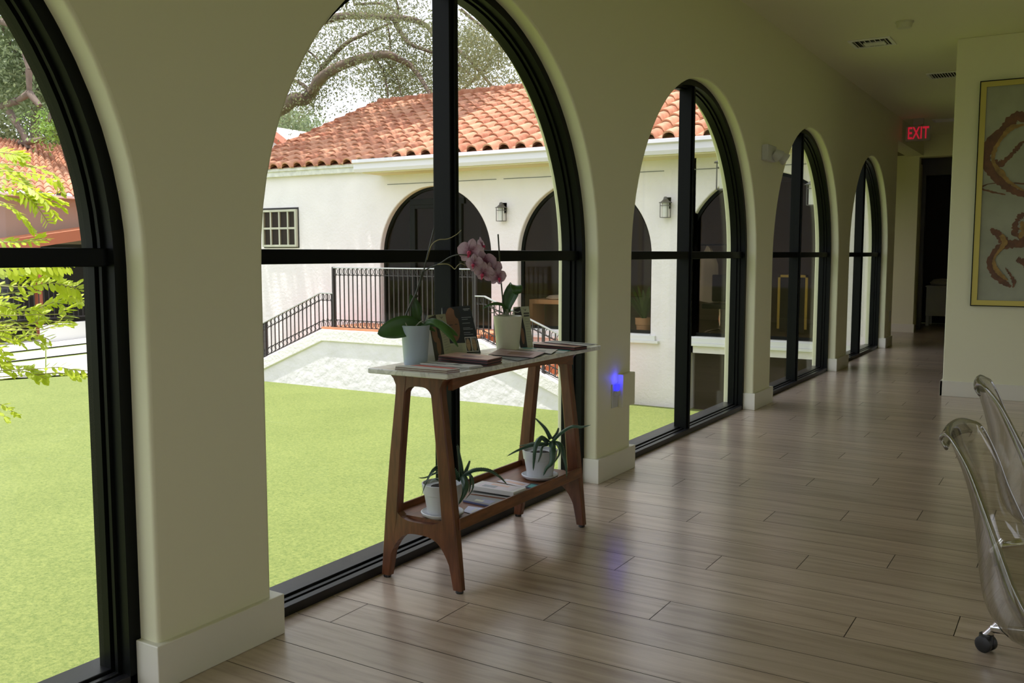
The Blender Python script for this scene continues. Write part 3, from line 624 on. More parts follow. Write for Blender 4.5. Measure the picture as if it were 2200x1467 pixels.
for x0, x1 in ((-2.285, -2.262), (-2.052, -2.03)):
    m = MB(); Y = np.linspace(2.88, 3.862, 22)
    bot = [0.84-0.03-0.03*abs((y-3.371)/0.491)**2.5 for y in Y]
    for k in range(21): m.hexa([(x0, Y[k], bot[k]), (x1, Y[k], bot[k]), (x1, Y[k+1], bot[k+1]), (x0, Y[k+1], bot[k+1])], [(x0, Y[k], 0.84), (x1, Y[k], 0.84), (x1, Y[k+1], 0.84), (x0, Y[k+1], 0.84)])
    m.build('side_rail', WALNUTY, tb, smooth=40)
box(-2.314, -2.0, 2.87, 3.875, 0.252, 0.266).build('shelf', WALNUTY, tb)
for x0, x1 in ((-2.325, -2.314), (-2.000, -1.989)): box(x0, x1, 2.865, 3.88, 0.243, 0.290).build('shelf_rail', WALNUTY, tb, bevel=0.003)
ZT = 0.8605; ZS = 0.2665

# ---------------------------------------------------------------- leaves and flowers
def strap(mb, pts, widths, side, vee=0.15, thick=0.0, nc=5):
    """a leaf blade along pts; side = direction of its width"""
    pts = [Vector(p) for p in pts]; side = Vector(side).normalized(); P = []; N = len(pts)
    for k, p in enumerate(pts):
        d = (pts[min(k+1, N-1)]-pts[max(k-1, 0)]).normalized(); s = (side-d*side.dot(d)).normalized(); nrm = s.cross(d)
        row = [p+s*(widths[k]*t)+nrm*(-vee*widths[k]*(1-t*t)) for t in np.linspace(-1, 1, nc)]
        if thick: row += [p+s*(widths[k]*t)+nrm*(-vee*widths[k]*(1-t*t)-thick*min(1, widths[k]/0.012)*(1-t*t)) for t in np.linspace(1, -1, nc)][1:]
        P.append(row)
    mb.grid(P)
def smooth_path(pts, n):
    pts = [Vector(p) for p in pts]; out = []; M = len(pts)-1
    for k in range(n):
        t = k/(n-1)*M; i = min(int(t), M-1); u = t-i; p0 = pts[max(i-1, 0)]; p1 = pts[i]; p2 = pts[i+1]; p3 = pts[min(i+2, M)]
        out.append(0.5*((2*p1)+(p2-p0)*u+(2*p0-5*p1+4*p2-p3)*u*u+(3*p1-p0-3*p2+p3)*u**3))
    return out
def pxpath(px, P0, back=None, n=14):
    back = back or [0]*len(px)
    return smooth_path([near(x, y, P0, b) for (x, y), b in zip(px, back)], n)
def leafw(n, wmax, peak=0.45, tip=0.001, base=0.35):
    t = np.linspace(0, 1, n); return [max(tip, wmax*((base+(1-base)*math.sin(PI/2*min(1, u/peak))) if u < peak else math.cos(PI/2*(u-peak)/(1-peak))**0.75)) for u in t]
R3 = Vector(RGT); F3 = Vector(FWD); U3 = Vector((0, 0, 1))

# orchid in the blue pot
PA = on(893, 782, 2, ZT)
o1 = empty('potted_orchid', (PA.x, PA.y, ZT), 'leggy orchid with a spray of pink flowers in a pale blue pot', 'plant')
MB().lathe([(0.0, 0.0), (0.045, 0.0), (0.047, 0.004), (0.057, 0.148), (0.059, 0.155), (0.055, 0.157), (0.052, 0.145), (0.0, 0.140)], (PA.x, PA.y, ZT), 40).build('pot', POTBLUE, o1, smooth=50)
m = MB(); m.lathe([(0, 0.147), (0.053, 0.142)], (PA.x, PA.y, ZT), 24); m.build('potting_bark', SOIL, o1)
def orchid_leaf(par, px, back, wpx, side, vee=0.15, n=16, peak=0.45, base=0.35, P0=None):
    m = MB(); pts = pxpath(px, P0 or PA, back, n); strap(m, pts, leafw(n, wpx, peak, base=base), side, vee, nc=7); return m.build('leaf', LEAFD, par, smooth=180, solid=0.0015)
orchid_leaf(o1, [(912, 706), (880, 699), (842, 707), (811, 717)], [0.0, -0.03, -0.05, -0.05], 0.043, U3*0.97+F3*0.25, 0.2, peak=0.5, base=0.25)
orchid_leaf(o1, [(898, 702), (893, 680), (889, 655), (882, 632)], [0, 0.01, 0.02, 0.02], 0.023, R3*0.8+F3*0.5, 0.5, peak=0.35, base=0.5)
orchid_leaf(o1, [(902, 704), (890, 690), (900, 668), (893, 640)], [0.01, 0.03, 0.04, 0.05], 0.02, R3*0.7+F3*0.6, 0.4)
orchid_leaf(o1, [(900, 706), (925, 690), (948, 700), (968, 722), (984, 745)], [0, -0.03, -0.05, -0.07, -0.08], 0.015, U3*0.85+F3*0.5, 0.35)
orchid_leaf(o1, [(905, 703), (935, 694), (960, 705), (984, 722)], [0.02, 0.02, 0.01, 0.0], 0.019, U3*0.75+F3*0.6, 0.35)
orchid_leaf(o1, [(893, 706), (915, 700), (936, 712)], [0.0, 0.03, 0.05], 0.022, F3*0.9+U3*0.4, 0.3)
m = MB()
for k in range(7):
    a = rng.uniform(0, 2*PI); b = a+rng.uniform(1, 2.5); rr = 0.044
    m.tube(smooth_path([(PA.x+rr*math.cos(a)*.6, PA.y+rr*math.sin(a)*.6, ZT+0.142), (PA.x+rr*math.cos((a+b)/2), PA.y+rr*math.sin((a+b)/2), ZT+0.175), (PA.x+rr*math.cos(b), PA.y+rr*math.sin(b), ZT+0.142)], 9), 0.0025, 5)
m.build('aerial_roots', ROOT, o1, smooth=60)
m = MB(); m.tube([near(862+22, 706, PA), near(882, 660, PA), near(906, 600, PA), near(932, 492, PA)], [0.003, 0.003, 0.003, 0.0028], 6); m.build('support_stake', STEM, o1)
m = MB(); m.tube(pxpath([(868, 707), (869, 685), (886, 645), (893, 632), (900, 610), (908, 583)], PA, None, 16), [0.0035]*16, 6)
m.tube(pxpath([(908, 584), (925, 574), (945, 566), (965, 553), (985, 547), (1010, 549), (1026, 554), (1040, 568), (1050, 588), (1058, 597)], PA, [0, -0.01, -0.03, -0.05, -0.07, -0.08, -0.09, -0.09, -0.09, -0.09], 30), [0.0026]*30, 6)
for a in ((893, 633), (896, 636)): m.lathe([(0.0, -0.006), (0.006, 0), (0.0, 0.006)], near(*a, PA), 8)
m.build('flower_stem', STEM, o1, smooth=60)
m = MB(); m.tube(pxpath([(917, 558), (922, 540), (928, 525), (942, 515), (962, 513), (980, 504), (991, 494)], PA, [0, 0, -0.01, -0.02, -0.02, -0.03, -0.04], 22), list(np.linspace(0.0026, 0.0014, 22)), 5)
m.tube(pxpath([(940, 568), (960, 567), (970, 572), (977, 578), (983, 571), (990, 566), (1000, 570)], PA, [-0.03, -0.04, -0.04, -0.045, -0.05, -0.05, -0.05], 22), list(np.linspace(0.0022, 0.0012, 22)), 5)
m.build('bare_twig', TWIG, o1, smooth=60)
def flower(par, c, face, up, s):
    """moth orchid bloom: two round petals, three sepals, a small dark lip"""
    face = Vector(face).normalized(); up = Vector(up); up = (up-face*up.dot(face)).normalized(); rt = up.cross(face)
    m = MB()
    def petal(ang, L, Wd, cup):
        d = rt*math.cos(ang)+up*math.sin(ang); q = face.cross(d); P = []
        for t in np.linspace(0, 1, 10):
            wd = Wd*math.sin(PI*min(1, 0.08+t*0.92))**0.6*(0.75+0.25*t)+0.0008
            P.append([c+d*(L*t)+q*(wd*v)+face*(cup*(t*t)*L-0.25*wd*v*v+0.0015*math.sin(9*v+6*t)) for v in np.linspace(-1, 1, 11)])
        m.grid(P); m.att[-90:] = [0.05+0.9*(k_//10)/8 for k_ in range(90)]
    petal(0.12, s, s*0.62, -0.15); petal(PI-0.12, s, s*0.62, -0.15)
    petal(PI/2, s*0.95, s*0.36, -0.2); petal(-PI*0.30, s*0.9, s*0.33, -0.25); petal(-PI*0.70, s*0.9, s*0.33, -0.25)
    f = m.build('flower', PETAL, par, smooth=180)
    l = MB(); l.lathe([(0.0, -0.1*s), (0.12*s, 0.05*s), (0.16*s, 0.22*s), (0.06*s, 0.3*s), (0.0, 0.26*s)], c+face*0.05*s-up*0.14*s, 10, axis=face)
    P = [[c+face*(0.2*s+0.15*s*t)-up*(0.2*s+0.28*s*t)+rt*(v*0.14*s*(1-t*0.8)) for v in (-1, 0, 1)] for t in np.linspace(0, 1, 4)]; l.grid(P)
    l.tube([c+face*0.25*s-up*0.4*s, c+face*0.4*s-up*0.5*s+rt*0.05*s, c+face*0.45*s-up*0.38*s+rt*0.1*s], [0.02*s, 0.015*s, 0.008*s], 4)
    l.build('lip', LIP, f, smooth=180)
fl = [((1010, 540), (-0.15, -1, 0.10), 0.055, -0.07), ((1036, 527), (0.9, -0.35, 0.1), 0.036, -0.03), ((1018, 566), (-0.45, -0.9, -0.1), 0.040, -0.11), ((1043, 562), (0.3, 0.9, 0.35), 0.052, -0.07),
      ((1038, 586), (-0.35, -0.85, -0.35), 0.046, -0.11), ((1064, 577), (0.85, -0.5, 0.15), 0.046, -0.07), ((1071, 595), (0.5, -0.8, -0.2), 0.040, -0.10), ((1055, 572), (-0.2, -0.9, 0.3), 0.044, -0.075)]
for (px, fc, s, bk) in fl:
    fw = R3*fc[0]+F3*fc[1]+U3*fc[2]; flower(o1, near(*px, PA, bk), fw, U3+R3*rng.uniform(-0.25, 0.25), s)

# orchid in the cream pot
PB = on(1091, 750, 2, ZT)
o2 = empty('potted_orchid', (PB.x, PB.y, ZT), 'flowerless orchid with one broad upright leaf in a cream pot', 'plant')
MB().lathe([(0.0, 0.0), (0.050, 0.0), (0.052, 0.004), (0.066, 0.150), (0.067, 0.154), (0.063, 0.155), (0.06, 0.144), (0.0, 0.140)], (PB.x, PB.y, ZT), 40).build('pot', POTCREAM, o2, smooth=50)
m = MB(); m.lathe([(0, 0.150), (0.061, 0.145)], (PB.x, PB.y, ZT), 24); m.build('potting_bark', SOIL, o2)
orchid_leaf(o2, [(1089, 672), (1089, 655), (1096, 635), (1104, 621), (1114, 622), (1120, 629)], [0, 0, 0, 0, -0.02, -0.03], 0.039, R3*0.85-F3*0.5, 0.45, peak=0.5, P0=PB)
orchid_leaf(o2, [(1088, 672), (1083, 657), (1068, 652), (1052, 655), (1036, 663)], [0, -0.01, -0.02, -0.03, -0.04], 0.014, U3*0.5+F3, 0.3, P0=PB)
m = MB(); m.tube([near(1083, 676, PB), near(1077, 610, PB), near(1070, 503, PB)], 0.0034, 6); m.build('support_stake', STEM, o2)
m = MB(); m.tube([near(1089, 678, PB), near(1089, 664, PB)], [0.012, 0.008], 8)
for q in ([(1085, 674), (1070, 668), (1058, 672), (1050, 668)], [(1088, 674), (1068, 676), (1060, 660), (1052, 657)], [(1090, 674), (1100, 668), (1112, 671), (1118, 668)]): m.tube(pxpath(q, PB, [0, -0.03, -0.05, -0.06], 9), 0.0022, 5)
m.build('aerial_roots', ROOT, o2, smooth=60)

# aloes on the lower shelf
def aloe(P0, label, leaves, sc_=1.0):
    r = empty('potted_aloe', (P0.x, P0.y, ZS), label, 'plant')
    MB().lathe([(0, 0), (0.065, 0), (0.083, 0.012), (0.086, 0.020), (0.082, 0.022), (0.074, 0.015), (0, 0.010)], (P0.x, P0.y, ZS), 40).build('saucer', POTWHITE, r, smooth=50)
    MB().lathe([(0, 0.011), (0.059, 0.011), (0.072, 0.092), (0.0765, 0.094), (0.082, 0.134), (0.077, 0.135), (0.073, 0.122), (0, 0.118)], (P0.x, P0.y, ZS), 40).build('pot', POTWHITE, r, smooth=35)
    MB().lathe([(0, 0.123), (0.073, 0.119)], (P0.x, P0.y, ZS), 20).build('soil', SOIL, r)
    for px, bk, wd, sd in leaves:
        n = 18; pts = pxpath(px, P0, bk, n); m = MB(); t = np.linspace(0, 1, n); ws = [max(0.0006, wd*(1-u)**0.65*(0.75+0.6*u*(1-u))) for u in t]
        side = (R3*sd[0]+F3*sd[1]+U3*sd[2]); strap(m, pts, ws, side, 0.55, thick=0.006, nc=5)
        lf = m.build('leaf', ALOE, r, smooth=60); th = MB(); sd_ = side.normalized()
        for k in range(1, n-2):
            for sg in (-1, 1):
                for h in (0, 0.5):
                    p = pts[k].lerp(pts[k+1], h); d = (pts[k+1]-pts[k]).normalized(); s = (sd_-d*sd_.dot(d)).normalized(); wv = ws[k]*(1-h)+ws[k+1]*h
                    a = p+s*sg*wv*0.97; th.poly([a-d*0.002, a+s*sg*0.0032+d*0.001, a+d*0.002])
        th.build('thorns', ALOETH, lf)
    return r
PC = on(951, 1108, 2, ZS); PD = on(1160, 1027, 2, ZS)
c2 = lambda x, y: (880+x/5.5, 880+y/5.5)
aloe(PC, 'spiky aloe in a white pot at the near end of the lower shelf', [
    ([c2(620, 800), c2(600, 620), c2(563, 405)], [0, 0, 0.02], 0.012, (1, 0.3, 0)),
    ([c2(640, 780), c2(680, 690), c2(714, 597)], [0, 0.02, 0.03], 0.008, (1, 0.3, 0)),
    ([c2(630, 790), c2(760, 715), c2(930, 715), c2(1060, 790), c2(1158, 890)], [0, -0.02, -0.03, -0.04, -0.05], 0.011, (0, 0.5, 1)),
    ([c2(560, 830), c2(440, 690), c2(300, 700), c2(200, 840), c2(140, 1010)], [0, -0.05, -0.08, -0.09, -0.09], 0.012, (0.3, 0.5, 1)),
    ([c2(600, 830), c2(480, 670), c2(330, 670), c2(240, 770)], [0, 0.02, 0.03, 0.03], 0.012, (0, 0.6, 1)),
    ([c2(600, 840), c2(450, 740), c2(330, 740), c2(190, 800), c2(105, 805)], [0, 0, 0, -0.02, -0.03], 0.009, (0, 1, 0.4)),
    ([c2(640, 800), c2(660, 900), c2(640, 1000), c2(580, 1120)], [0, -0.07, -0.09, -0.09], 0.020, (1, 0.3, 0)),
    ([c2(650, 790), c2(730, 790), c2(745, 930), c2(660, 1060)], [0, -0.03, -0.05, -0.06], 0.009, (0.6, 0.8, 0)),
    ([c2(640, 790), c2(705, 740), c2(720, 870), c2(700, 990)], [0, 0.02, 0.03, 0.03], 0.009, (0.7, 0.6, 0)),
    ([c2(400, 880), c2(320, 820), c2(270, 830), c2(230, 870)], [0, 0, 0.01, 0.01], 0.006, (0, 1, 0.3))])
aloe(PD, 'spiky aloe in a white pot at the far end of the lower shelf', [
    ([c2(1670, 350), c2(1600, 220), c2(1480, 95)], [0, 0, 0.01], 0.012, (1, 0.3, 0.6)),
    ([c2(1690, 350), c2(1740, 280), c2(1762, 212)], [0, 0.01, 0.02], 0.008, (1, 0.3, 0)),
    ([c2(1700, 370), c2(1800, 270), c2(1920, 200), c2(2030, 205), c2(2140, 180)], [0, -0.04, -0.09, -0.12, -0.16], 0.012, (0.2, 0.4, 1)),
    ([c2(1650, 400), c2(1560, 335), c2(1490, 430), c2(1470, 600), c2(1460, 720)], [0, -0.06, -0.10, -0.10, -0.10], 0.017, (1, 0.3, 0)),
    ([c2(1640, 410), c2(1450, 420), c2(1280, 480), c2(1150, 550)], [0, -0.03, -0.06, -0.07], 0.010, (0, 0.6, 1)),
    ([c2(1640, 400), c2(1480, 390), c2(1380, 415), c2(1290, 425)], [0, 0.03, 0.04, 0.03], 0.010, (0, 1, 0.4)),
    ([c2(1680, 400), c2(1690, 480), c2(1680, 620), c2(1620, 690), c2(1580, 780)], [0, -0.08, -0.10, -0.10, -0.10], 0.021, (1, 0.2, 0)),
    ([c2(1710, 390), c2(1790, 420), c2(1820, 540), c2(1850, 680), c2(1857, 810)], [0, -0.02, -0.04, -0.06, -0.06], 0.014, (1, 0.5, 0)),
    ([c2(1700, 400), c2(1760, 430), c2(1770, 520), c2(1700, 640)], [0, -0.05, -0.08, -0.09], 0.010, (1, 0.3, 0)),
    ([c2(1600, 430), c2(1560, 450), c2(1550, 530), c2(1515, 630)], [0, -0.07, -0.09, -0.10], 0.008, (1, 0.3, 0))])

# ---------------------------------------------------------------- printed matter
def sheet(px, z0, th, name, label, cat, side, top, group=None, marks=()):
    """flat booklet: px = its four corners in the photo, read at height z0+th; marks: (quad in 0..1, material, name)"""
    q = [on(x, y, 2, z0+th) for x, y in px]; q = [(p.x, p.y) for p in q]
    r = empty(name, (sum(p[0] for p in q)/4, sum(p[1] for p in q)/4, z0), label, cat, group)
    MB().slab(q, z0, z0+th-0.0008).build('pages', side, r, bevel=0.0006)
    MB().slab(q, z0+th-0.0007, z0+th).build('cover', top, r)
    def uv(u, v): a = Vector(q[0]).lerp(Vector(q[1]), u); b = Vector(q[3]).lerp(Vector(q[2]), u); c = a.lerp(b, v); return (c.x, c.y)
    for i_, (uvs, mt, nm) in enumerate(marks): MB().slab([uv(*p) for p in uvs], z0+th, z0+th+0.0003*(i_+1)).build(nm, mt, r)
    return r
def rect(u0, u1, v0, v1): return [(u0, v0), (u1, v0), (u1, v1), (u0, v1)]
cA = lambda x, y: (780+x/8.4615, 700+y/8.4615); cB = lambda x, y: (1040+x/8.4615, 700+y/8.4615)
zz = ZT; n = 5
for k in range(n):
    jit = (n-1-k)*16
    sheet([cA(575+k*4, 728+jit), cA(1000+k*3, 704+jit), cA(1765-k*2, 773+jit), cA(1518+k*2, 800+jit)], zz, 0.0032, 'pamphlet', ['lowest red and white pamphlet of the pile at the near corner of the table', 'second lowest red and white pamphlet of the pile at the near corner', 'middle red and white pamphlet of the pile at the near corner', 'second from top red and white pamphlet of the pile at the near corner', 'topmost red and white pamphlet of the pile at the near corner of the table'][k], 'pamphlet', MAROON if k % 2 else PAPER, PAPER, 'red and white pamphlets', [(rect(0.55, 1, 0.04, 0.96), CORAL, 'red_panel')]); zz += 0.0036
sheet([cA(1010, 690), cA(1150, 652), cA(2180, 722), cA(1930, 765)], ZT, 0.005, 'pamphlet', 'lower white folded leaflet between the red pamphlets and the tall blue pot', 'pamphlet', PAPER, LINEL, 'white leaflets', [(rect(0.02, 0.1, 0.1, 0.9), INK, 'print'), (rect(0.2, 0.7, 0.55, 0.65), LINEG, 'text_line')])
sheet([cA(1030, 672), cA(1180, 640), cA(2160, 712), cA(1925, 745)], ZT+0.0062, 0.004, 'pamphlet', 'upper white folded leaflet with black print near the tall blue pot', 'pamphlet', PAPER, PAPER, 'white leaflets', [(rect(0.12, 0.2, 0.05, 0.5), INK, 'print'), (rect(0.24, 0.3, 0.3, 0.8), INK, 'print'), (rect(0.4, 0.9, 0.6, 0.68), LINEG, 'text_line')])
cD = lambda x, y: (900+x/7.336, 620+y/7.336)
bk = ['brown booklet at the bottom of the thick pile in front of the standing cards', 'brown booklet second from bottom of the thick pile before the standing cards', 'brown booklet in the middle of the thick pile before the standing cards', 'brown booklet second from top of the thick pile before the standing cards', 'brown booklet with a pale pink cover on top of the thick pile']
zz = ZT
for k in range(5):
    sheet([cD(300+k*2, 1050+20*(4-k)), cD(600, 1000+20*(4-k)), cD(1310-(k%2)*14, 1072+20*(4-k)), cD(1085-(k%2)*12, 1122+20*(4-k))], zz, 0.0055, 'booklet', bk[k], 'booklet', MAROON if k % 2 == 0 else INK, PEACH if k == 4 else MAROON, 'brown booklets', [(rect(0.25, 0.6, 0.35, 0.75), MAUVE, 'picture')] if k == 4 else ()); zz += 0.0062
sheet([cD(1130, 1060), cD(1300, 1040), cD(1750, 1100), cD(1560, 1135)], ZT, 0.003, 'booklet', 'thin dark grey folder sticking out by the thick brown pile', 'booklet', INK, LINEG)
sheet([cB(80, 517), cB(290, 412), cB(1110, 480), cB(890, 578)], ZT+0.0042, 0.0026, 'brochure', 'wide mauve brochure with a printed face before the cream pot', 'brochure', INK, MAUVE, None, [(rect(0.25, 0.65, 0.35, 0.85), SKIN, 'printed_face'), (rect(0.78, 0.80, 0.1, 0.7), PAPER, 'text_line'), (rect(0.84, 0.855, 0.2, 0.7), PAPER, 'text_line')])
sheet([cB(620, 430), cB(720, 392), cB(1600, 440), cB(1440, 490)], ZT, 0.0015, 'leaflet', 'flat turquoise and white leaflet under the bent leaflet at the front edge', 'leaflet', PAPER, TEAL, None, [(rect(0, 0.6, 0, 1), PAPER, 'white_panel')])
sheet([cB(880, 452), cB(960, 405), cB(1345, 425), cB(1220, 505)], ZT+0.003, 0.002, 'leaflet', 'bent white leaflet beside the wide mauve brochure', 'leaflet', INK, PAPER, None, [(rect(0.1, 0.5, 0.2, 0.6), LINEL, 'picture')])
for k in range(3): sheet([cB(895, 325+24*(2-k)), cB(1010, 288+24*(2-k)), cB(1870, 358+24*(2-k)), cB(1640, 390+24*(2-k))], ZT+k*0.0058, 0.0052, 'booklet', ['brown booklet at the bottom of the pile at the far end of the marble top', 'brown booklet in the middle of the pile at the far end of the marble top', 'brown picture booklet on top of the pile at the far end of the marble top'][k], 'booklet', MAROON if k == 1 else INK, PEACH if k == 2 else MAROON, 'far pile of booklets', [(rect(0.5, 0.95, 0.1, 0.9), MAROON, 'picture')] if k == 2 else ())
sheet([cB(1085, 290), cB(1240, 262), cB(2075, 328), cB(1860, 362)], ZT+0.0182, 0.002, 'leaflet', 'long white and navy leaflet lying across the far pile over the corner', 'leaflet', INK, PAPER, None, [(rect(0.0, 0.12, 0.4, 0.6), MAUVE, 'picture'), (rect(0.52, 0.72, 0, 1), NAVY, 'navy_panel')])

def card(name, corners, label, base_z, mat_front, build_marks, back=True, cat='display card'):
    """table card: corners TL, TR, BR, BL as world points; a back leaf splays behind"""
    TL, TR, BR, BL = [Vector(c) for c in corners]; n_ = (BL-TL).cross(BR-TL).normalized(); TR = TR-n_*(TR-TL).dot(n_); r = empty(name, ((BL.x+BR.x)/2, (BL.y+BR.y)/2, base_z), label, cat)
    nrm = (TR-TL).cross(BL-TL).normalized()
    if nrm.dot(F3) > 0: nrm = -nrm
    MB().hexa([TL, TR, BR, BL], [p-nrm*0.0016 for p in (TL, TR, BR, BL)]).build('front_leaf', mat_front, r)
    if back:
        back_dir = -nrm; back_dir.z = 0; back_dir.normalize(); dz = (TL.z-base_z)
        q = [TL-nrm*0.0018, TR-nrm*0.0018, Vector((TR.x, TR.y, base_z))+back_dir*0.055, Vector((TL.x, TL.y, base_z))+back_dir*0.055]
        MB().hexa(q, [p-nrm*0.0014 for p in q]).build('back_leaf', PAPER, r)
    def P(u, v, e=0.0004): return TL.lerp(TR, u).lerp(BL.lerp(BR, u), v)+nrm*e
    build_marks(r, P, nrm); return r
def quad(P, u0, u1, v0, v1, e=0.0005): return [P(u0, v0, e), P(u1, v0, e), P(u1, v1, e), P(u0, v1, e)]
def mark(r, P, nm, mt, quads, e=0.0008):
    m = MB()
    for q in quads: m.poly(quad(P, *q, e=e))
    m.build(nm, mt, r)
def blob(r, P, nm, mt, cu, cv, ru, rv, e, rot=0.0):
    MB().poly([P(cu+ru*math.cos(t)*math.cos(rot)-rv*math.sin(t)*math.sin(rot), cv+ru*math.cos(t)*math.sin(rot)+rv*math.sin(t)*math.cos(rot), e) for t in [2*PI*k/28 for k in range(28)]]).build(nm, mt, r)
def atz(px, py, z): return on(px, py, 2, z)
# big dark card: stands on the marble behind the thick pile
BLc = atz(*cD(400, 1030), ZT); BRc = atz(*cD(975, 1012), ZT)
Pm = (BLc+BRc)/2; leanb = 0.05
TLc = near(*cD(365, 300), BLc, leanb); TRc = near(*cD(800, 270), BRc, leanb); zt = (TLc.z+TRc.z)/2
def big_marks(r, P, n):
    blob(r, P, 'printed_face', SKIN, 0.30, 0.38, 0.22, 0.37, 0.0006, -0.12); blob(r, P, 'printed_hair', INK, 0.50, 0.14, 0.10, 0.12, 0.0009, -0.3)
    mark(r, P, 'printed_eyes', INK, [(0.20, 0.31, 0.38, 0.395), (0.38, 0.46, 0.37, 0.385)], 0.0014); mark(r, P, 'printed_mouth', MAROON, [(0.28, 0.42, 0.60, 0.62)], 0.0014)
    mark(r, P, 'text_lines', LINEL, [(0.72, 0.95, 0.06, 0.075), (0.74, 0.9, 0.09, 0.10)]+[(0.62, 0.62+w_, v, v+0.010) for w_, v in ((0.32, 0.24), (0.2, 0.28), (0.25, 0.36), (0.22, 0.46), (0.3, 0.49), (0.2, 0.56), (0.28, 0.6))])
    mark(r, P, 'cream_panel', CARDG, [(0.16, 0.62, 0.78, 0.99)]); pass
    mm = MB()
    for k in range(6): mm.poly(quad(P, 0.2, 0.52, 0.82+k*0.026, 0.826+k*0.026, 0.0009))
    mm.build('panel_text', LINEG, r)
    for u in (0.63, 0.80):
        mark(r, P, 'photo_frame', PAPER, [(u-0.012, u+0.165, 0.66, 0.97)]); mm = MB(); mm.poly(quad(P, u, u+0.152, 0.675, 0.955, 0.0008)); mm.build('printed_photo', INK, r)
        blob(r, P, 'printed_face', SKIN2, u+0.07, 0.82, 0.06, 0.13, 0.0011)
        mm = MB(); mm.poly(quad(P, u+0.03, u+0.055, 0.79, 0.797, 0.0014)); mm.poly(quad(P, u+0.08, u+0.105, 0.79, 0.797, 0.0014)); mm.build('printed_eyes', INK, r)
card('display_card', [TLc, TRc, BRc, BLc], 'large dark display card printed with a face and two small photos', ZT, NAVY, big_marks)
def logo(r, P, u, v, s):
    m = MB()
    for (a, b, c_) in (((-1.2, -0.5), (-0.3, 0.1), (-0.2, 0.6)), ((-0.2, 0.6), (0.5, -0.6), (0.1, 0.7)), ((0.1, 0.7), (1.3, -0.4), (0.3, 0.2))): m.poly([P(u+s*a[0], v+s*a[1]*0.55, 0.0008), P(u+s*b[0], v+s*b[1]*0.55, 0.0008), P(u+s*c_[0], v+s*c_[1]*0.55, 0.0008)])
    m.build('logo', INK, r)
def small_marks(r, P, n):
    mm = MB(); mm.poly([P(0.0, 0.06, 0.0005), P(0.42, 0.0, 0.0005), P(0.56, 0.55, 0.0005), P(0.55, 1, 0.0005), P(0, 1, 0.0005)]); mm.build('photo_panel', INK, r)
    blob(r, P, 'printed_face', SKIN, 0.2, 0.42, 0.15, 0.2, 0.0008); blob(r, P, 'printed_hand', SKIN, 0.32, 0.72, 0.12, 0.2, 0.0009, 0.2)
    logo(r, P, 0.72, 0.07, 0.10)
    mm = MB()
    for k in range(10): mm.poly(quad(P, 0.64, 0.64+0.2+0.08*(k % 3), 0.30+k*0.062, 0.307+k*0.062, 0.0008))
    mm.build('text_lines', LINEG, r)
def small_marks_b(r, P, n):
    small_marks(r, P, n); mm = MB()
    for a, b in ((0.15, 0.19), (0.21, 0.25)):
        for k in range(7): mm.poly(quad(P, 0.60+k*0.052, 0.64+k*0.052, a, b, 0.001))
    mm.build('headline', INK, r)
BL = atz(*cD(258, 1140), ZT); BR = atz(*cD(520, 1030), ZT)
TL = near(*cD(140, 420), BL, 0.03); TR = near(*cD(385, 402), BR, 0.03)
r = card('display_card', [TL, TR, BR, BL], 'slim cream display card with a dark photo, right beside the pale blue pot', ZT, CARDG, small_marks)
q = [TL, atz(*cD(100, 1150), ZT), BL]; MB().hexa(q, [p+F3*0.001 for p in q]).build('side_leaf', PAPER, r)
BL = atz(*cD(1600, 930), ZT); BR = atz(*cD(1800, 925), ZT); TL = near(*cD(1490, 290), BL, 0.03); TR = near(*cD(1735, 275), BR, 0.03)
card('display_card', [TL, TR, BR, BL], 'slim cream display card with a black headline, behind the cream pot', ZT, CARDG, small_marks_b)

# on the shelf
cS = lambda x, y: (880+x/5.238, 1000+y/5.238)
sheet([cS(600, 515), cS(660, 455), cS(930, 492), cS(765, 560)], ZS, 0.002, 'leaflet', 'periwinkle blue sheet on the lower shelf beside the near saucer', 'leaflet', BLUEP, PERI, None, [(rect(0.2, 0.8, 0.4, 0.5), PAPER, 'text_line')])
sheet([cS(600, 385), cS(690, 330), cS(1100, 390), cS(950, 458)], ZS, 0.009, 'book', 'thin dark blue book on the lower shelf in front of the magazine pile', 'book', BLUEP, LILAC, None, [(rect(0.0, 1, 0, 1), LINEG, 'cover_print'), (rect(0.15, 0.65, 0.45, 0.8), BLUEP, 'picture'), (rect(0.2, 0.45, 0.3, 0.55), CARDG, 'picture')])
zz = ZS
for k, (lab, th) in enumerate((('lowest magazine of the pile in the middle of the lower shelf', 0.006), ('middle magazine of the pile in the middle of the lower shelf', 0.006), ('thick white catalogue on top of the pile in the middle of the lower shelf', 0.019))):
    sheet([cS(690, 300-k*38), cS(820, 215-k*22), cS(1320-k*5, 300-k*25), cS(1170, 365-k*32)], zz, th, 'magazine', lab, 'magazine', PAPER, PAPER if k == 2 else LINEG, 'magazines on the shelf', [(rect(0.08, 0.92, 0.1, 0.9), LILAC, 'cover_photo'), (rect(0.6, 0.85, 0.3, 0.7), PEACH, 'picture'), (rect(0.2, 0.5, 0.2, 0.5), LINEL, 'picture')] if k == 2 else ()); zz += th+0.0006
sheet([cS(980, 175), cS(1090, 150), cS(1410, 215), cS(1300, 250)], ZS, 0.002, 'leaflet', 'glossy lilac leaflet on the shelf behind the magazine pile', 'leaflet', PAPER, LILAC, None, [(rect(0.3, 0.7, 0.2, 0.8), PEACH, 'picture')])
sheet([cS(1300, 238), cS(1370, 195), cS(1540, 222), cS(1460, 272)], ZS, 0.004, 'booklet', 'navy booklet with a teal square between the magazine pile and the far saucer', 'booklet', BLUEP, NAVY, None, [(rect(0.08, 0.75, 0.1, 0.9), TEAL, 'teal_square')])

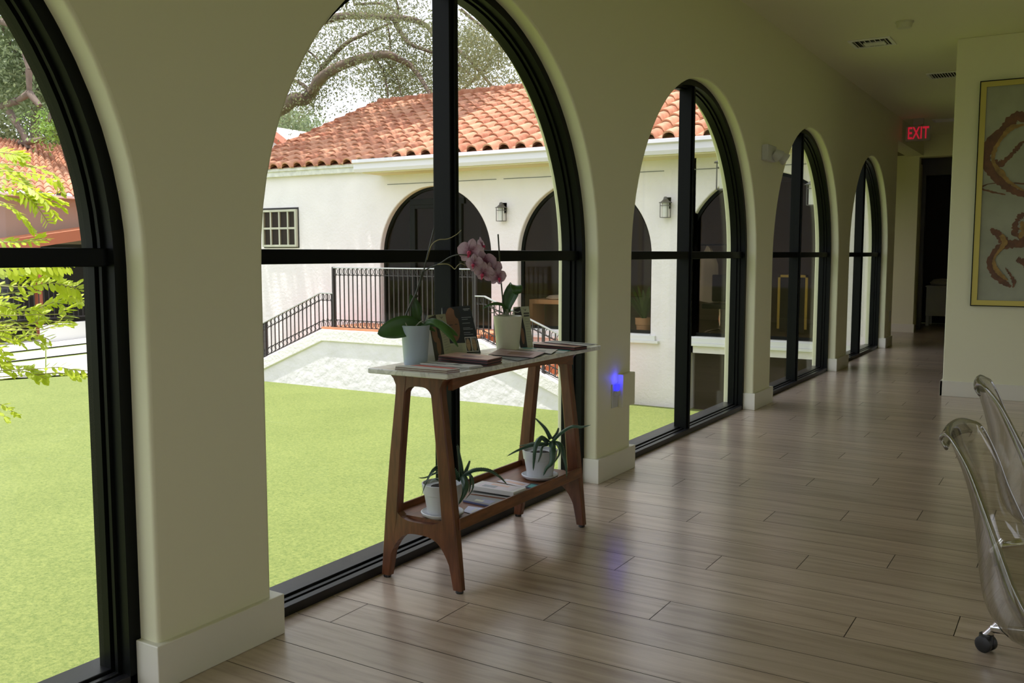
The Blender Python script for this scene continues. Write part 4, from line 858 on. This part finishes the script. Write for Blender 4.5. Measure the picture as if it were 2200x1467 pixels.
# ---------------------------------------------------------------- clear swivel chairs
def ghost_chair(label):
    P0 = (-0.03, 3.15, 0); r = empty('swivel_chair', P0, label, 'chair', 'clear acrylic chairs')
    pt = lambda x, y, d: Vector(CAM+ray(x, y)/F*(d/ (ray(x, y)/F).dot(RM[:, 2])))
    # each section: near edge, bulge of the back, far edge, then the depth of each
    S = [((2033, 963, 2.77), (2052, 935, 2.93), (2085, 926, 3.05)), ((2021, 941, 2.78), (2040, 917, 2.92), (2072, 907, 3.06)), ((2034, 934, 2.74), (2055, 903, 2.92), (2100, 909, 3.06)), ((2052, 955, 2.68), (2058, 950, 2.95), (2120, 935, 3.06)), ((2080, 1003, 2.62), (2080, 1015, 2.98), (2145, 990, 3.06)),
         ((2105, 1065, 2.56), (2096, 1080, 3.0), (2165, 1045, 3.06)), ((2138, 1155, 2.48), (2104, 1150, 2.98), (2195, 1110, 3.06)), ((2165, 1230, 2.42), (2112, 1235, 2.92), (2225, 1165, 3.05)), ((2195, 1300, 2.36), (2130, 1300, 2.85), (2265, 1205, 3.0)),
         ((2240, 1365, 2.32), (2190, 1360, 2.70), (2330, 1230, 2.95)), ((2330, 1420, 2.30), (2330, 1390, 2.6), (2430, 1235, 2.9)), ((2460, 1420, 2.30), (2470, 1385, 2.6), (2540, 1230, 2.9)), ((2520, 1440, 2.28), (2530, 1400, 2.6), (2600, 1245, 2.9))]
    rails = [[pt(*s[j]) for s in S] for j in range(3)]
    n = 40; A, B, D = [smooth_path(q, n) for q in rails]; P = []
    for a, b, d in zip(A, B, D):
        c_ = b*2-(a+d)*0.5; P.append([a*(1-t)**2+c_*2*t*(1-t)+d*t*t for t in np.linspace(0, 1, 15)])
    m = MB(); m.grid(P); sh = m.build('shell', ACRYL, r, smooth=180, solid=0.007)
    m = MB(); m.tube(A, [0.0055]*n, 8); m.build('near_rim', ACEDGE, sh, smooth=180)
    m = MB(); m.tube(D, [0.005]*n, 8); m.build('far_rim', ACEDGE, sh, smooth=180)
    m = MB(); m.tube([p for p in P[0]], [0.006]*15, 8); m.build('top_rim', ACEDGE, sh, smooth=180)
    hub = Vector((0.20, 3.13, 0)); m = MB(); m.tube([hub+U3*0.12, hub+U3*0.36], [0.028, 0.02], 16); m.lathe([(0, 0.10), (0.05, 0.10), (0.055, 0.13), (0.03, 0.16), (0, 0.16)], hub, 20); m.build('column', CHROME, r, smooth=50)
    for k in range(5):
        ang = math.atan2(3.33-hub.y, -0.215-hub.x)+k*2*PI/5; dv = Vector((math.cos(ang), math.sin(ang), 0)); e = hub+dv*0.46
        m = MB(); m.tube([hub+U3*0.13, hub+dv*0.2+U3*0.135, e+U3*0.085-dv*0.02], [0.024, 0.020, 0.015], 12); a = m.build('base_arm', CHROME, r, smooth=50)
        m = MB(); m.tube([e+U3*0.055+dv*0.0, e+U3*0.115-dv*0.045], [0.014, 0.012], 14); m.build('caster_stem', CHROME, a, smooth=50)
        side = Vector((-dv.y, dv.x, 0)); m = MB()
        for sg in (-1, 1): m.lathe([(0, -0.009), (0.022, -0.009), (0.027, -0.005), (0.027, 0.007), (0.020, 0.010), (0, 0.010)], e+side*sg*0.014+U3*0.0272, 24, axis=side*sg)
        m.lathe([(0, 0), (0.024, 0), (0.022, 0.028), (0.010, 0.03), (0, 0.03)], e+U3*0.03, 16); m.build('caster', RUBBER, a, smooth=50)
    return r
ch = ghost_chair('clear acrylic swivel chair nearest the viewer, its black caster showing')
ch2 = copy_tree(ch); ch2['label'] = 'clear acrylic swivel chair behind the nearer one, by the wall with the painting'
tgt = Vector(CAM+ray(2102, 835)/F*(3.85/(ray(2102, 835)/F).dot(RM[:, 2]))); src = Vector(CAM+ray(2035, 935)/F*(2.8/(ray(2035, 935)/F).dot(RM[:, 2])))
ang = math.radians(7); rel = src-Vector((-0.03, 3.15, 0)); rot = Matrix.Rotation(ang, 3, 'Z') @ rel
ch2.rotation_euler.z = ang; ch2.location = (tgt.x-rot.x, tgt.y-rot.y, 0)
hubm = Matrix.Translation((0.20, 3.13, 0))
for c_ in ch2.children:
    if c_.name.startswith('base_arm'): c_.matrix_parent_inverse = c_.matrix_parent_inverse @ hubm @ Matrix.Rotation(math.radians(36), 4, 'Z') @ hubm.inverted()

# ---------------------------------------------------------------- painting
YP = 9.31
art = empty('framed_painting', (0.1, YP, 1.82), 'large gold-framed abstract painting of brown and gold rings on grey', 'painting')
ax0, ax1, az0, az1 = -0.85, 1.2, 0.842, 2.80
box(ax0+0.02, ax1-0.02, YP-0.02, YP-0.001, az0+0.02, az1-0.02).build('canvas', CANVAS, art)
m = MB()
for a in ((ax0, ax1, az0, az0+0.045), (ax0, ax1, az1-0.045, az1), (ax0, ax0+0.045, az0+0.045, az1-0.045), (ax1-0.045, ax1, az0+0.045, az1-0.045)): m.box(a[0], a[1], YP-0.035, YP-0.0005, a[2], a[3])
m.build('frame', GOLD, art)
SK = [0]
m = MB()
for a in ((ax0-0.008, ax1+0.008, az0-0.008, az0), (ax0-0.008, ax1+0.008, az1, az1+0.008), (ax0-0.008, ax0, az0, az1), (ax1, ax1+0.008, az0, az1)): m.box(a[0], a[1], YP-0.038, YP-0.0005, a[2], a[3])
m.build('frame_edge', BLACK, art)
def stroke(pts, w, mt, nm, e, ns=0.25):
    SK[0] += 1; P = [on(x, y, 1, YP-0.0205-0.0004*SK[0]-(0.006 if mt is GOLDP else 0)) for x, y in pts]; P = smooth_path(P, len(pts)*6); m = MB(); rows = []
    for k, p in enumerate(P):
        d = (P[min(k+1, len(P)-1)]-P[max(k-1, 0)]).normalized(); s = Vector((-d.z, 0, d.x)); t = k/(len(P)-1)
        wi = float(np.interp(t, np.linspace(0, 1, len(w)), w))*0.0045; a = 1+rng.uniform(-ns, ns); b = 1+rng.uniform(-ns, ns); rows.append([p-s*wi*a, p+s*wi*b])
    m.grid(rows); m.build(nm, mt, art)
ring1 = [(2230, 235), (2200, 250), (2180, 252), (2160, 275), (2135, 300), (2118, 330), (2118, 350), (2135, 375), (2155, 395), (2175, 408), (2200, 418), (2240, 425), (2290, 400), (2310, 340), (2290, 270), (2230, 235)]
stroke(ring1, [7, 9, 10, 9, 11, 11, 9, 8, 7, 6, 6, 8, 10, 9, 7], BROWNP, 'brown_stroke', 0.0)
stroke([(2200, 268), (2172, 275), (2150, 300), (2136, 325), (2135, 350), (2150, 370), (2170, 392), (2200, 410)], [2, 5, 3, 4, 3, 5, 3, 1], GOLDP, 'gold_stroke', 0.001)
stroke([(2132, 342), (2145, 352), (2160, 345), (2175, 330), (2185, 318), (2200, 305), (2230, 300)], [2, 6, 5, 3, 4, 2, 1], BROWNP, 'brown_stroke', 0.001, 0.5)
stroke([(2205, 395), (2160, 393), (2125, 395), (2109, 404), (2130, 412), (2160, 418)], [1.5, 1, 1, 1.5, 2, 1], BROWNP, 'brown_stroke', 0.001, 0.4)
stroke([(2240, 500), (2200, 522), (2170, 524), (2148, 532), (2132, 550), (2128, 570), (2140, 590), (2155, 605), (2172, 616)], [9, 9, 8, 7, 6, 7, 8, 6, 2], BROWNP, 'brown_stroke', 0.0)
stroke([(2172, 524), (2155, 515), (2140, 500), (2128, 492)], [5, 8, 6, 2], BROWNP, 'brown_stroke', 0.0005, 0.4)
stroke([(2150, 505), (2158, 520), (2150, 535), (2136, 555), (2138, 575), (2152, 592), (2165, 602)], [4, 5, 3, 2, 4, 4, 1], GOLDP, 'gold_stroke', 0.0012)
stroke([(2230, 460), (2200, 462), (2188, 470), (2182, 490), (2185, 505), (2200, 515)], [4, 5, 4, 6, 5, 6], BROWNP, 'brown_stroke', 0.0005, 0.6)
stroke([(2195, 475), (2198, 495), (2190, 512)], [3, 5, 2], GOLDP, 'gold_stroke', 0.0015, 0.5)
stroke([(2160, 575), (2170, 590), (2178, 605), (2176, 618)], [1, 2, 3, 1], BROWNP, 'brown_stroke', 0.001, 0.6)
stroke([(2185, 556), (2195, 562), (2205, 575)], [4, 5, 3], BROWNP, 'brown_stroke', 0.001, 0.5)

# ---------------------------------------------------------------- fittings on walls and ceiling
r = empty('exit_sign', (-2.08, 14.4, 3.1), 'white exit sign with red letters hanging before the dark passage', 'sign')
m = MB(); m.box(-2.26, -1.93, 14.40, 14.44, 2.885, 3.095); m.build('housing', SIGNB, r, bevel=0.008)
m = MB(); m.box(-2.16, -2.03, 14.38, 14.46, 3.11, 3.2); m.box(-2.12, -2.07, 14.405, 14.435, 3.09, 3.12); m.build('canopy', SIGNB, r)
tcu = bpy.data.curves.new('lettering', 'FONT'); tcu.body = 'EXIT'; tcu.size = 0.235; tcu.extrude = 0.002; tcu.align_x = 'CENTER'; tcu.align_y = 'CENTER'; tcu.offset = 0.004; tcu.space_character = 1.05; tcu.materials.append(RED)
tf = bpy.data.objects.new('lettering_outline', tcu); me_ = bpy.data.meshes.new_from_object(tf); bpy.data.objects.remove(tf)
to = bpy.data.objects.new('lettering', me_); C.objects.link(to); to.parent = r; to.location = (-0.015, -0.003, -0.108); to.rotation_euler = (PI/2, 0, 0); to.scale = (0.56, 1, 1)

r = empty('emergency_light', (XW, 7.79, 2.13), 'white twin-head emergency light on the pier above the third opening', 'lamp')
box(XW+0.0005, XW+0.055, 7.68, 7.93, 2.065, 2.195).build('housing', WHITED, r, bevel=0.008)
for y, z in ((7.84, 2.10), (8.02, 2.09)):
    m = MB(); m.tube([(XW+0.05, min(y, 7.90), 2.12), (XW+0.08, y, 2.12)], 0.012, 8); m.lathe([(0.0, -0.05), (0.035, -0.045), (0.05, 0.0), (0.052, 0.02)], (XW+0.095, y, z+0.01), 20, axis=(0.75, 0.4, -0.55)); o = m.build('lamp_head', WHITED, r, smooth=50)
    m = MB(); m.lathe([(0.05, 0.018), (0, 0.022)], (XW+0.095, y, z+0.01), 20, axis=(0.75, 0.4, -0.55)); m.build('lens', FROST, o)
r = empty('wall_outlet', (XW, 4.91, 0.48), 'small outlet plate on the pier beside the table', 'outlet')
box(XW+0.0003, XW+0.006, 4.865, 4.945, 0.405, 0.545).build('plate', WHITED, r, bevel=0.002)
r = empty('night_light', (XW+0.006, 4.92, 0.50), 'small plug-in night light glowing blue on the outlet', 'lamp')
box(XW+0.0065, XW+0.028, 4.885, 4.935, 0.475, 0.505).build('body', WHITED, r, bevel=0.004); box(XW+0.0065, XW+0.022, 4.888, 4.932, 0.506, 0.543).build('glow_lens', BLUE, r, bevel=0.004)
bl = bpy.data.lights.new('glow', 'POINT'); bl.energy = 0.16; bl.color = (0.02, 0.02, 1); bl.specular_factor = 0; bl.shadow_soft_size = 0.01
bo = bpy.data.objects.new('glow', bl); C.objects.link(bo); bo.location = (XW+0.03, 4.91, 0.575)
r = empty('cover_box', (XW, 5.03, 0.50), 'cream painted cover box on the pier right beside the night light', 'cover')
box(XW+0.0003, XW+0.035, 4.95, 5.122, 0.40, 0.595).build('cover', PLASTER, r, bevel=0.003)
r = empty('switch_plate', (XW, 13.95, 0.6), 'small plate low on the last wall end before the passage', 'switch'); box(XW+0.0003, XW+0.006, 13.9, 14.0, 0.35, 0.5).build('plate', WHITED, r)
def vent(x0, x1, y0, y1, label, blades, axis):
    r = empty('ceiling_vent', ((x0+x1)/2, (y0+y1)/2, ZC), label, 'vent', 'ceiling vents')
    m = MB(); t = 0.03
    for a in ((x0, x1, y0, y0+t), (x0, x1, y1-t, y1), (x0, x0+t, y0+t, y1-t), (x1-t, x1, y0+t, y1-t)): m.box(a[0], a[1], a[2], a[3], ZC-0.012, ZC-0.0005)
    m.build('frame', WHITE, r, bevel=0.002); box(x0+t, x1-t, y0+t, y1-t, ZC-0.0030, ZC-0.0006).build('duct_opening', INK, r)
    m = MB()
    for k in range(blades):
        f = (k+0.5)/blades
        if axis == 'x': c = x0+t+(x1-x0-2*t)*f; m.bar((c, y0+t, ZC-0.012), (c, y1-t, ZC-0.012), 0.014, 0.002, up=(0.6, 0, 1))
        else: c = y0+t+(y1-y0-2*t)*f; m.bar((x0+t, c, ZC-0.012), (x1-t, c, ZC-0.012), 0.014, 0.002, up=(0, 0.6, 1))
    m.build('louvres', WHITE, r); return r
r = vent(-1.91, -1.55, 8.87, 9.21, 'square ceiling air diffuser before the round smoke detector', 7, 'x')
box(-1.80, -1.62, 9.0, 9.12, ZC-0.018, ZC-0.006).build('centre_plate', WHITE, r)
vent(-1.53, -1.15, 10.88, 11.22, 'slatted ceiling vent cut off by the painting wall', 12, 'x')
vent(-1.95, -1.4, 14.6, 14.9, 'dark ceiling vent above and behind the exit sign', 4, 'y')
r = empty('smoke_detector', (-1.36, 8.40, ZC), 'round cream smoke detector on the ceiling', 'smoke detector')
MB().lathe([(0, -0.052), (0.052, -0.05), (0.06, -0.04), (0.064, -0.012), (0.072, -0.01), (0.072, -0.0003), (0, -0.0003)], (-1.36, 8.40, ZC), 32).build('housing', POTCREAM, r, smooth=40)

# dark room at the end of the passage
r = empty('dresser', (-2.1, 18.5, 0), 'pale low dresser in the dark room at the end of the passage', 'dresser')
m = MB(); m.box(-2.415, -1.6, 18.3, 18.75, 0.18, 0.70); m.build('body', WHITED, r, bevel=0.006)
m = MB(); m.box(-2.43, -1.58, 18.28, 18.76, 0.70, 0.725); m.build('top', WHITED, r, bevel=0.004)
for x in (-2.41, -1.66):
    for y in (18.31, 18.70): box(x, x+0.05, y, y+0.04, 0, 0.18).build('leg', WHITED, r)
tag(MB().lathe([(0, 0), (0.18, 0.005), (0.21, 0.05), (0.15, 0.11), (0, 0.13)], (-2.18, 18.5, 0.726), 24).build('cushion', PAPER, smooth=60), 'pale rounded cushion lying on the dresser in the dark room', 'cushion')

# ---------------------------------------------------------------- trees
def leaves(name, centers, spread, per, size, matl, parent, squash=0.75):
    """leaf blades scattered in soft clusters round the given centres, one mesh"""
    c = np.repeat(np.array(centers), per, axis=0); N = len(c)
    p = c+rng.normal(0, 1, (N, 3))*np.array([spread, spread, spread*squash])
    a = rng.normal(0, 1, (N, 3)); a /= np.linalg.norm(a, axis=1)[:, None]; b = np.cross(a, rng.normal(0, 1, (N, 3))); b /= np.linalg.norm(b, axis=1)[:, None]
    s = size*rng.uniform(0.6, 1.3, (N, 1)); v = np.stack([p-a*s, p+b*s*0.42, p+a*s, p-b*s*0.42], 1).reshape(-1, 3)
    me = bpy.data.meshes.new(name); me.vertices.add(len(v)); me.vertices.foreach_set('co', v.ravel().astype('f')); me.loops.add(N*4); me.loops.foreach_set('vertex_index', np.arange(N*4, dtype='i'))
    me.polygons.add(N); me.polygons.foreach_set('loop_start', np.arange(0, N*4, 4, dtype='i')); me.update(calc_edges=True); me.materials.append(matl)
    o = bpy.data.objects.new(name, me); C.objects.link(o); o.parent = parent
    if parent is not None: o.matrix_parent_inverse = parent.matrix_basis.inverted()
    return o
def at_y(x, y, Y): return on(x, y, 1, Y)
oak = empty('oak_tree', (-20, 20, G), 'spreading live oak whose arching limbs reach over the clay roof', 'tree')
br = [([(480, 330), (545, 262), (605, 232), (632, 213), (655, 214), (672, 196), (690, 168), (725, 144), (765, 129), (800, 120), (832, 117), (858, 128), (885, 143), (905, 170), (925, 203)], 20.5, 0.24, 0.05),
      ([(440, 180), (560, 80), (640, 60), (700, 43), (735, 35), (790, 34), (845, 38), (885, 42), (915, 55), (940, 82), (1000, 120), (1060, 190)], 22, 0.16, 0.04),
      ([(672, 196), (690, 150), (715, 120), (745, 92), (775, 77), (815, 60), (840, 50)], 21, 0.09, 0.03),
      ([(845, 40), (862, 72), (882, 95), (915, 108), (970, 130), (1010, 160)], 21.5, 0.08, 0.03),
      ([(800, 121), (822, 150), (830, 180), (834, 208)], 20.4, 0.035, 0.02), ([(822, 119), (850, 160), (862, 205)], 20.6, 0.03, 0.015), ([(836, 118), (838, 90), (834, 60)], 20.5, 0.03, 0.02),
      ([(618, 168), (645, 178), (668, 198)], 20.5, 0.04, 0.07), ([(655, 105), (678, 122), (692, 145)], 20.6, 0.025, 0.03),
      ([(850, 0), (856, 20), (852, 38)], 22, 0.04, 0.03), ([(760, 10), (820, 8), (850, 30)], 22.4, 0.04, 0.04),
      ([(990, 20), (1040, 60), (1100, 90)], 23, 0.05, 0.03), ([(985, 200), (1040, 150), (1060, 110), (1110, 60)], 24, 0.05, 0.03)]
m = MB(); cen = []
for px, Y, ra, rb in br:
    P = smooth_path([at_y(x, y, Y+0.25*math.sin(k*1.7)) for k, (x, y) in enumerate(px)], len(px)*4); m.tube(P, list(np.linspace(ra, rb, len(P))), 7)
    for p in P:
        if rng.uniform() < 0.8: cen.append([p.x+rng.normal(0, .35), p.y+rng.normal(0, .8), p.z+rng.normal(0.15, .4)])
base = at_y(480, 330, 20.5); m.tube(smooth_path([(-24.2, 20.3, G), (-24.6, 20.5, 1.5), tuple(base)], 14), list(np.linspace(0.5, 0.27, 14)), 10); jb = at_y(440, 180, 22)
m.tube(smooth_path([(-24.5, 20.4, 2.0), (-25.2, 21.2, 4.0), tuple(jb)], 12), list(np.linspace(0.35, 0.17, 12)), 9)
for a, b in (((0, 45), (40, 60)), ((40, 60), (62, 150)), ((62, 150), (63, 200)), ((63, 200), (86, 228)), ((63, 200), (38, 216)), ((38, 216), (-30, 240)), ((-30, 305), (45, 308)), ((45, 308), (95, 298)), ((20, 240), (52, 292)), ((52, 292), (60, 320)), ((150, 20), (90, 40))):
    m.tube([at_y(*a, 19), at_y(*b, 19)], [0.13, 0.09], 6)
m.build('limbs', BARK, oak, smooth=60)
for k in range(240):   # canopy over the roof and above the frame
    x = rng.uniform(565, 1160); y = rng.uniform(-260, 120 if x > 960 else 70); p = at_y(x, y, rng.uniform(19.5, 25)); cen.append(list(p))
for k in range(120): p = at_y(rng.uniform(960, 1150), rng.uniform(60, 200), rng.uniform(20, 25)); cen.append(list(p))
for k in range(70): p = at_y(rng.uniform(800, 960), rng.uniform(120, 215), rng.uniform(20, 24)); cen.append(list(p))
for k in range(35): p = at_y(rng.uniform(600, 740), rng.uniform(80, 190), rng.uniform(20, 22)); cen.append(list(p))
for k in range(10): p = at_y(rng.uniform(640, 680), rng.uniform(200, 235), rng.uniform(20, 22)); cen.append(list(p))
leaves('foliage', cen, 0.26, 74, 0.045, OAKL, oak)
cen = [[rng.uniform(-18, -11.8), rng.uniform(12.6, 18.8), rng.uniform(7.6, 9.6)] for k in range(125)]
leaves('overhanging_foliage', cen, 0.30, 150, 0.10, OAKL, oak)
LIMEDULL = mat('fresh_leaf', (0.20, 0.34, 0.06), 0.5, trans=0.3)
def tree(label, trunk, cen, spread, per, size, matl):
    r = empty('tree', trunk, label, 'tree', 'trees beyond the buildings'); zc = min(c[2] for c in cen)+0.8; cx = float(np.mean([c[0] for c in cen])); cy = float(np.mean([c[1] for c in cen]))
    m = MB(); m.tube(smooth_path([trunk, ((trunk[0]+cx)/2, (trunk[1]+cy)/2, zc*0.6), (cx, cy, zc+1)], 10), list(np.linspace(0.35, 0.12, 10)), 8)
    for k in range(8): q = cen[int(rng.integers(len(cen)))]; m.tube([(cx, cy, zc), q], [0.1, 0.03], 5)
    m.build('trunk', BARK, r, smooth=60); leaves('foliage', cen, spread, per, size, matl, r); return r
def pick(x0, x1, y0, y1, Y0, Y1, n): return [list(at_y(rng.uniform(x0, x1), rng.uniform(y0, y1), rng.uniform(Y0, Y1))) for _ in range(n)]
tree('round green tree beyond the roof, low beside the thick oak limb', (-29, 27.5, G), pick(560, 660, 235, 330, 26, 29, 75)+pick(655, 690, 265, 300, 26, 29, 9), 0.35, 80, 0.075, OAKL2)
def pickx(x0, x1, y0, y1, X0, X1, n): return [list(on(rng.uniform(x0, x1), rng.uniform(y0, y1), 0, rng.uniform(X0, X1))) for _ in range(n)]
tree('grey green tree seen in the nearest window above the far house', (-36, 22, G), pickx(-60, 210, -60, 230, -36, -32, 230), 0.5, 90, 0.10, OAKL2)
tree('dark green tree behind the far house, low in the nearest window', (-40, 26, G), pickx(-60, 260, 150, 345, -42, -37, 230), 0.6, 90, 0.12, OAKL)
tree('bright green tree tip beside the far roof in the nearest window', (-31, 21.6, G), pickx(85, 140, 250, 300, -30, -29, 14), 0.25, 60, 0.07, LIMEDULL)

# feathery lime branches right outside the nearest window
PL = on(80, 600, 0, -4.3)
lime = empty('feathery_tree', (-4.6, 1.2, G), 'young tree with feathery lime green leaves just outside the nearest window', 'tree')
m = MB(); m.tube(smooth_path([(-4.9, 1.25, G), (-4.85, 1.3, 0.2), (-4.8, 1.35, 1.6), (-4.75, 1.4, 2.6)], 14), list(np.linspace(0.03, 0.012, 14)), 8)
fr = [[(-60, 320), (25, 325), (55, 337)], [(-60, 352), (20, 352), (80, 360), (118, 376), (134, 400)], [(-60, 375), (40, 392), (90, 425), (122, 468)], [(-60, 400), (40, 428), (90, 428), (136, 447)], [(-60, 420), (20, 445), (52, 470), (72, 497)], [(-40, 515), (40, 521), (102, 513)], [(-50, 340), (20, 372), (60, 402), (80, 440)],
      [(-50, 572), (60, 570), (148, 573)], [(-50, 610), (50, 616), (110, 608), (160, 618), (168, 628), (150, 638)], [(70, 666), (108, 652), (145, 637), (175, 648)], [(-50, 668), (40, 667), (80, 672), (94, 690)], [(-50, 640), (20, 630), (80, 625)], [(-50, 590), (30, 592), (90, 582), (135, 600)],
      [(-50, 705), (20, 690), (70, 705)], [(40, 727), (75, 718), (106, 730)], [(94, 708), (124, 698), (152, 696)], [(-50, 720), (0, 745), (20, 785)], [(-50, 712), (20, 728), (52, 742)], [(0, 800), (50, 797), (75, 805), (100, 814)], [(85, 792), (125, 789), (160, 795), (198, 797)], [(-30, 860), (10, 872), (32, 889)], [(-50, 650), (0, 655), (30, 668)], [(-50, 690), (-10, 700), (18, 715)],
      [(55, 700), (80, 690), (84, 680)], [(128, 690), (135, 682), (142, 676)], [(70, 560), (90, 575), (100, 600)], [(-50, 770), (0, 780), (22, 800)]]
lf = MB(); fr = fr+[[(x_+dx_, y_+dy_) for x_, y_ in px] for px, dx_, dy_ in zip(fr, rng.uniform(-26, 4, len(fr)), rng.uniform(-16, 16, len(fr)))]
for k, px in enumerate(fr):
    bk = float(rng.uniform(-0.25, 0.25)); n = max(5, int(sum(math.dist(a_, b_) for a_, b_ in zip(px, px[1:]))/11)); P = pxpath(px, PL, [bk+0.02*j for j in range(len(px))], n); m.tube(P, [0.0022]*n, 4)
    st = Vector((-4.82, 1.33, P[0].z-0.3)); m.tube(smooth_path([st, st.lerp(P[0], 0.5)+U3*0.12, P[0]], 7), [0.006, .005, .004, .0035, .003, .0026, .0022], 5)
    nrm = Vector(rng.normal(0, 1, 3)).normalized()*0.5+U3*0.9-F3*0.35; nrm.normalize()
    for j in range(1, n):
        for h in (0, 0.5):
            if h and (j == n-1 or k % 3): continue
            p = P[j].lerp(P[min(j+1, n-1)], h); d = (P[j]-P[j-1]).normalized(); s = d.cross(nrm).normalized(); L_ = 0.056*(0.65+0.5*math.sin(PI*j/n))*rng.uniform(0.8, 1.15); W_ = L_*0.155
            for sg in (-1, 1):
                e = (s*sg*0.85+d*0.55+nrm*rng.uniform(-0.5, 0.25)).normalized(); q = e.cross(nrm).normalized()
                lf.poly([p, p+e*L_*0.3+q*W_, p+e*L_*0.75+q*W_*0.9, p+e*L_, p+e*L_*0.75-q*W_*0.9, p+e*L_*0.3-q*W_])
m.tube(pxpath([(-60, 822), (60, 808), (120, 802), (200, 803)], PL, None, 12), [0.0022]*12, 4)
m.build('twigs', LIMES, lime, smooth=60); lf.build('leaflets', LIME, lime)

# ---------------------------------------------------------------- houses far across the lawn
XH = -27.5
hs = empty('garden_house', (XH, 18, G), 'far house with a clay tile roof, red-edged porch roof and dark porch', 'building')
a0 = on(-80, 428, 0, XH); ya, yb = 12.5, 22.5
box(XH-5, XH, ya, yb, 1.6, 3.05).build('upper_wall', PINKW, hs)
box(XH-5, XH-0.5, ya, yb, G, 1.6).build('porch_wall', DARKV, hs)  # near-black colour paints the shade under the porch roof
m = MB(); m.hexa([(XH+0.4, ya, 3.02), (XH+0.4, yb, 3.02), (XH-6, yb, 3.02), (XH-6, ya, 3.02)], [(XH+0.42, ya, 3.09), (XH+0.42, yb, 3.09), (XH-6, yb+0.5, 3.1), (XH-6, ya, 3.1)]); m.build('eave', GUTTER, hs)
def side_roof(name, y0, y1, xe, ze, xr_, zr, yr0, yr1):
    mb = MB(); rows = 12; cols = int((y1-y0)/0.3)
    for r in range(rows):
        f0, f1 = r/rows, (r+1)/rows
        for c in range(cols):
            mb.av = float(rng.uniform(0.05, 1)); g0, g1 = c/cols, (c+1)/cols; A = []
            for f, lift in ((f0, 0.03), (f1, 0.0)):
                ya_, yb_ = y0+(yr0-y0)*f, y1+(yr1-y1)*f
                A.append([(xe+(xr_-xe)*f, ya_+(yb_-ya_)*(g0+(g1-g0)*u), ze+(zr-ze)*f+lift+0.1*math.sin(PI*u)) for u in (0, .25, .5, .75, 1)])
            mb.grid([[(p[0], p[1], p[2]-0.04) for p in A[0]], A[0], A[1]])
    return mb.build(name, TILE, hs, smooth=50)
side_roof('clay_roof', 13.6, yb, XH+0.45, 3.1, XH-4.5, 5.2, 18.2, yb)
zr = lambda y: 1.72+(y-16)*0.15
m = MB(); m.hexa([(XH, 11.5, zr(11.5)), (XH+2.2, 11.5, zr(11.5)-0.1), (XH+2.2, yb, zr(yb)-0.1), (XH, yb, zr(yb))], [(XH, 11.5, zr(11.5)+0.08), (XH+2.25, 11.5, zr(11.5)-0.02), (XH+2.25, yb, zr(yb)-0.02), (XH, yb, zr(yb)+0.08)]); m.build('porch_roof', TERRA, hs)
m = MB(); m.hexa([(XH+2.25, 11.5, zr(11.5)-0.16), (XH+2.3, 11.5, zr(11.5)-0.16), (XH+2.3, yb, zr(yb)-0.16), (XH+2.25, yb, zr(yb)-0.16)], [(XH+2.25, 11.5, zr(11.5)+0.16), (XH+2.3, 11.5, zr(11.5)+0.16), (XH+2.3, yb, zr(yb)+0.16), (XH+2.25, yb, zr(yb)+0.16)]); m.build('red_porch_edge', REDTILE, hs)
for y in (13.6, 15.6, 17.6, 19.6): box(XH+1.9, XH+2.05, y, y+0.15, G, 1.6).build('porch_post', REDTILE, hs)
rl = empty('porch_railing', (XH+2.0, 16, G), 'black porch railing of the far house', 'railing')
m = MB(); m.bar((XH+2.1, 12.5, 0.35), (XH+2.1, 21, 0.35), 0.05); m.bar((XH+2.1, 12.5, -0.55), (XH+2.1, 21, -0.55), 0.04); m.build('rails', IRON, rl)
for k in range(56): y = 12.6+k*0.15; m = MB(); m.bar((XH+2.1, y, -0.55), (XH+2.1, y, 0.35), 0.022); m.build('bar', IRON, rl)
m = MB(); pa = on(100, 738, 2, G); pb = on(300, 712, 2, G); d = (pb-pa).normalized(); nn = Vector((-d.y, d.x, 0))
m.hexa([pa, pb, pb+nn*0.2, pa+nn*0.2], [p+U3*0.5 for p in (pa, pb, pb+nn*0.2, pa+nn*0.2)]); tag(m.build('garden_wall', WHITE), 'low white garden wall before the porch of the far house', 'garden wall')
gh = empty('gabled_house', (-27, 24, G), 'white gable with a brown verge peeping out left of the clay roof', 'building')
YG = 23.0; A = at_y(612, 324, YG); B = at_y(560, 268, YG); m = MB()
pl = [(B.x-1.5, G), (A.x+0.3, G), (A.x+0.3, A.z), (B.x, B.z), (B.x-1.5, B.z-0.8)]
m.hexa([(x, YG, z) for x, z in pl], [(x, YG+3, z) for x, z in pl]); m.build('gable_wall', STUCCO, gh)
m = MB(); m.bar((A.x+0.45, YG+0.1, A.z-0.12), (B.x-0.3, YG+0.1, B.z+0.12), 0.5, 0.16, up=(0, 0, 1)); m.bar((B.x-0.3, YG+0.1, B.z+0.12), (B.x-2.2, YG+0.1, B.z-0.9), 0.5, 0.16); m.build('verge', REDTILE, gh)
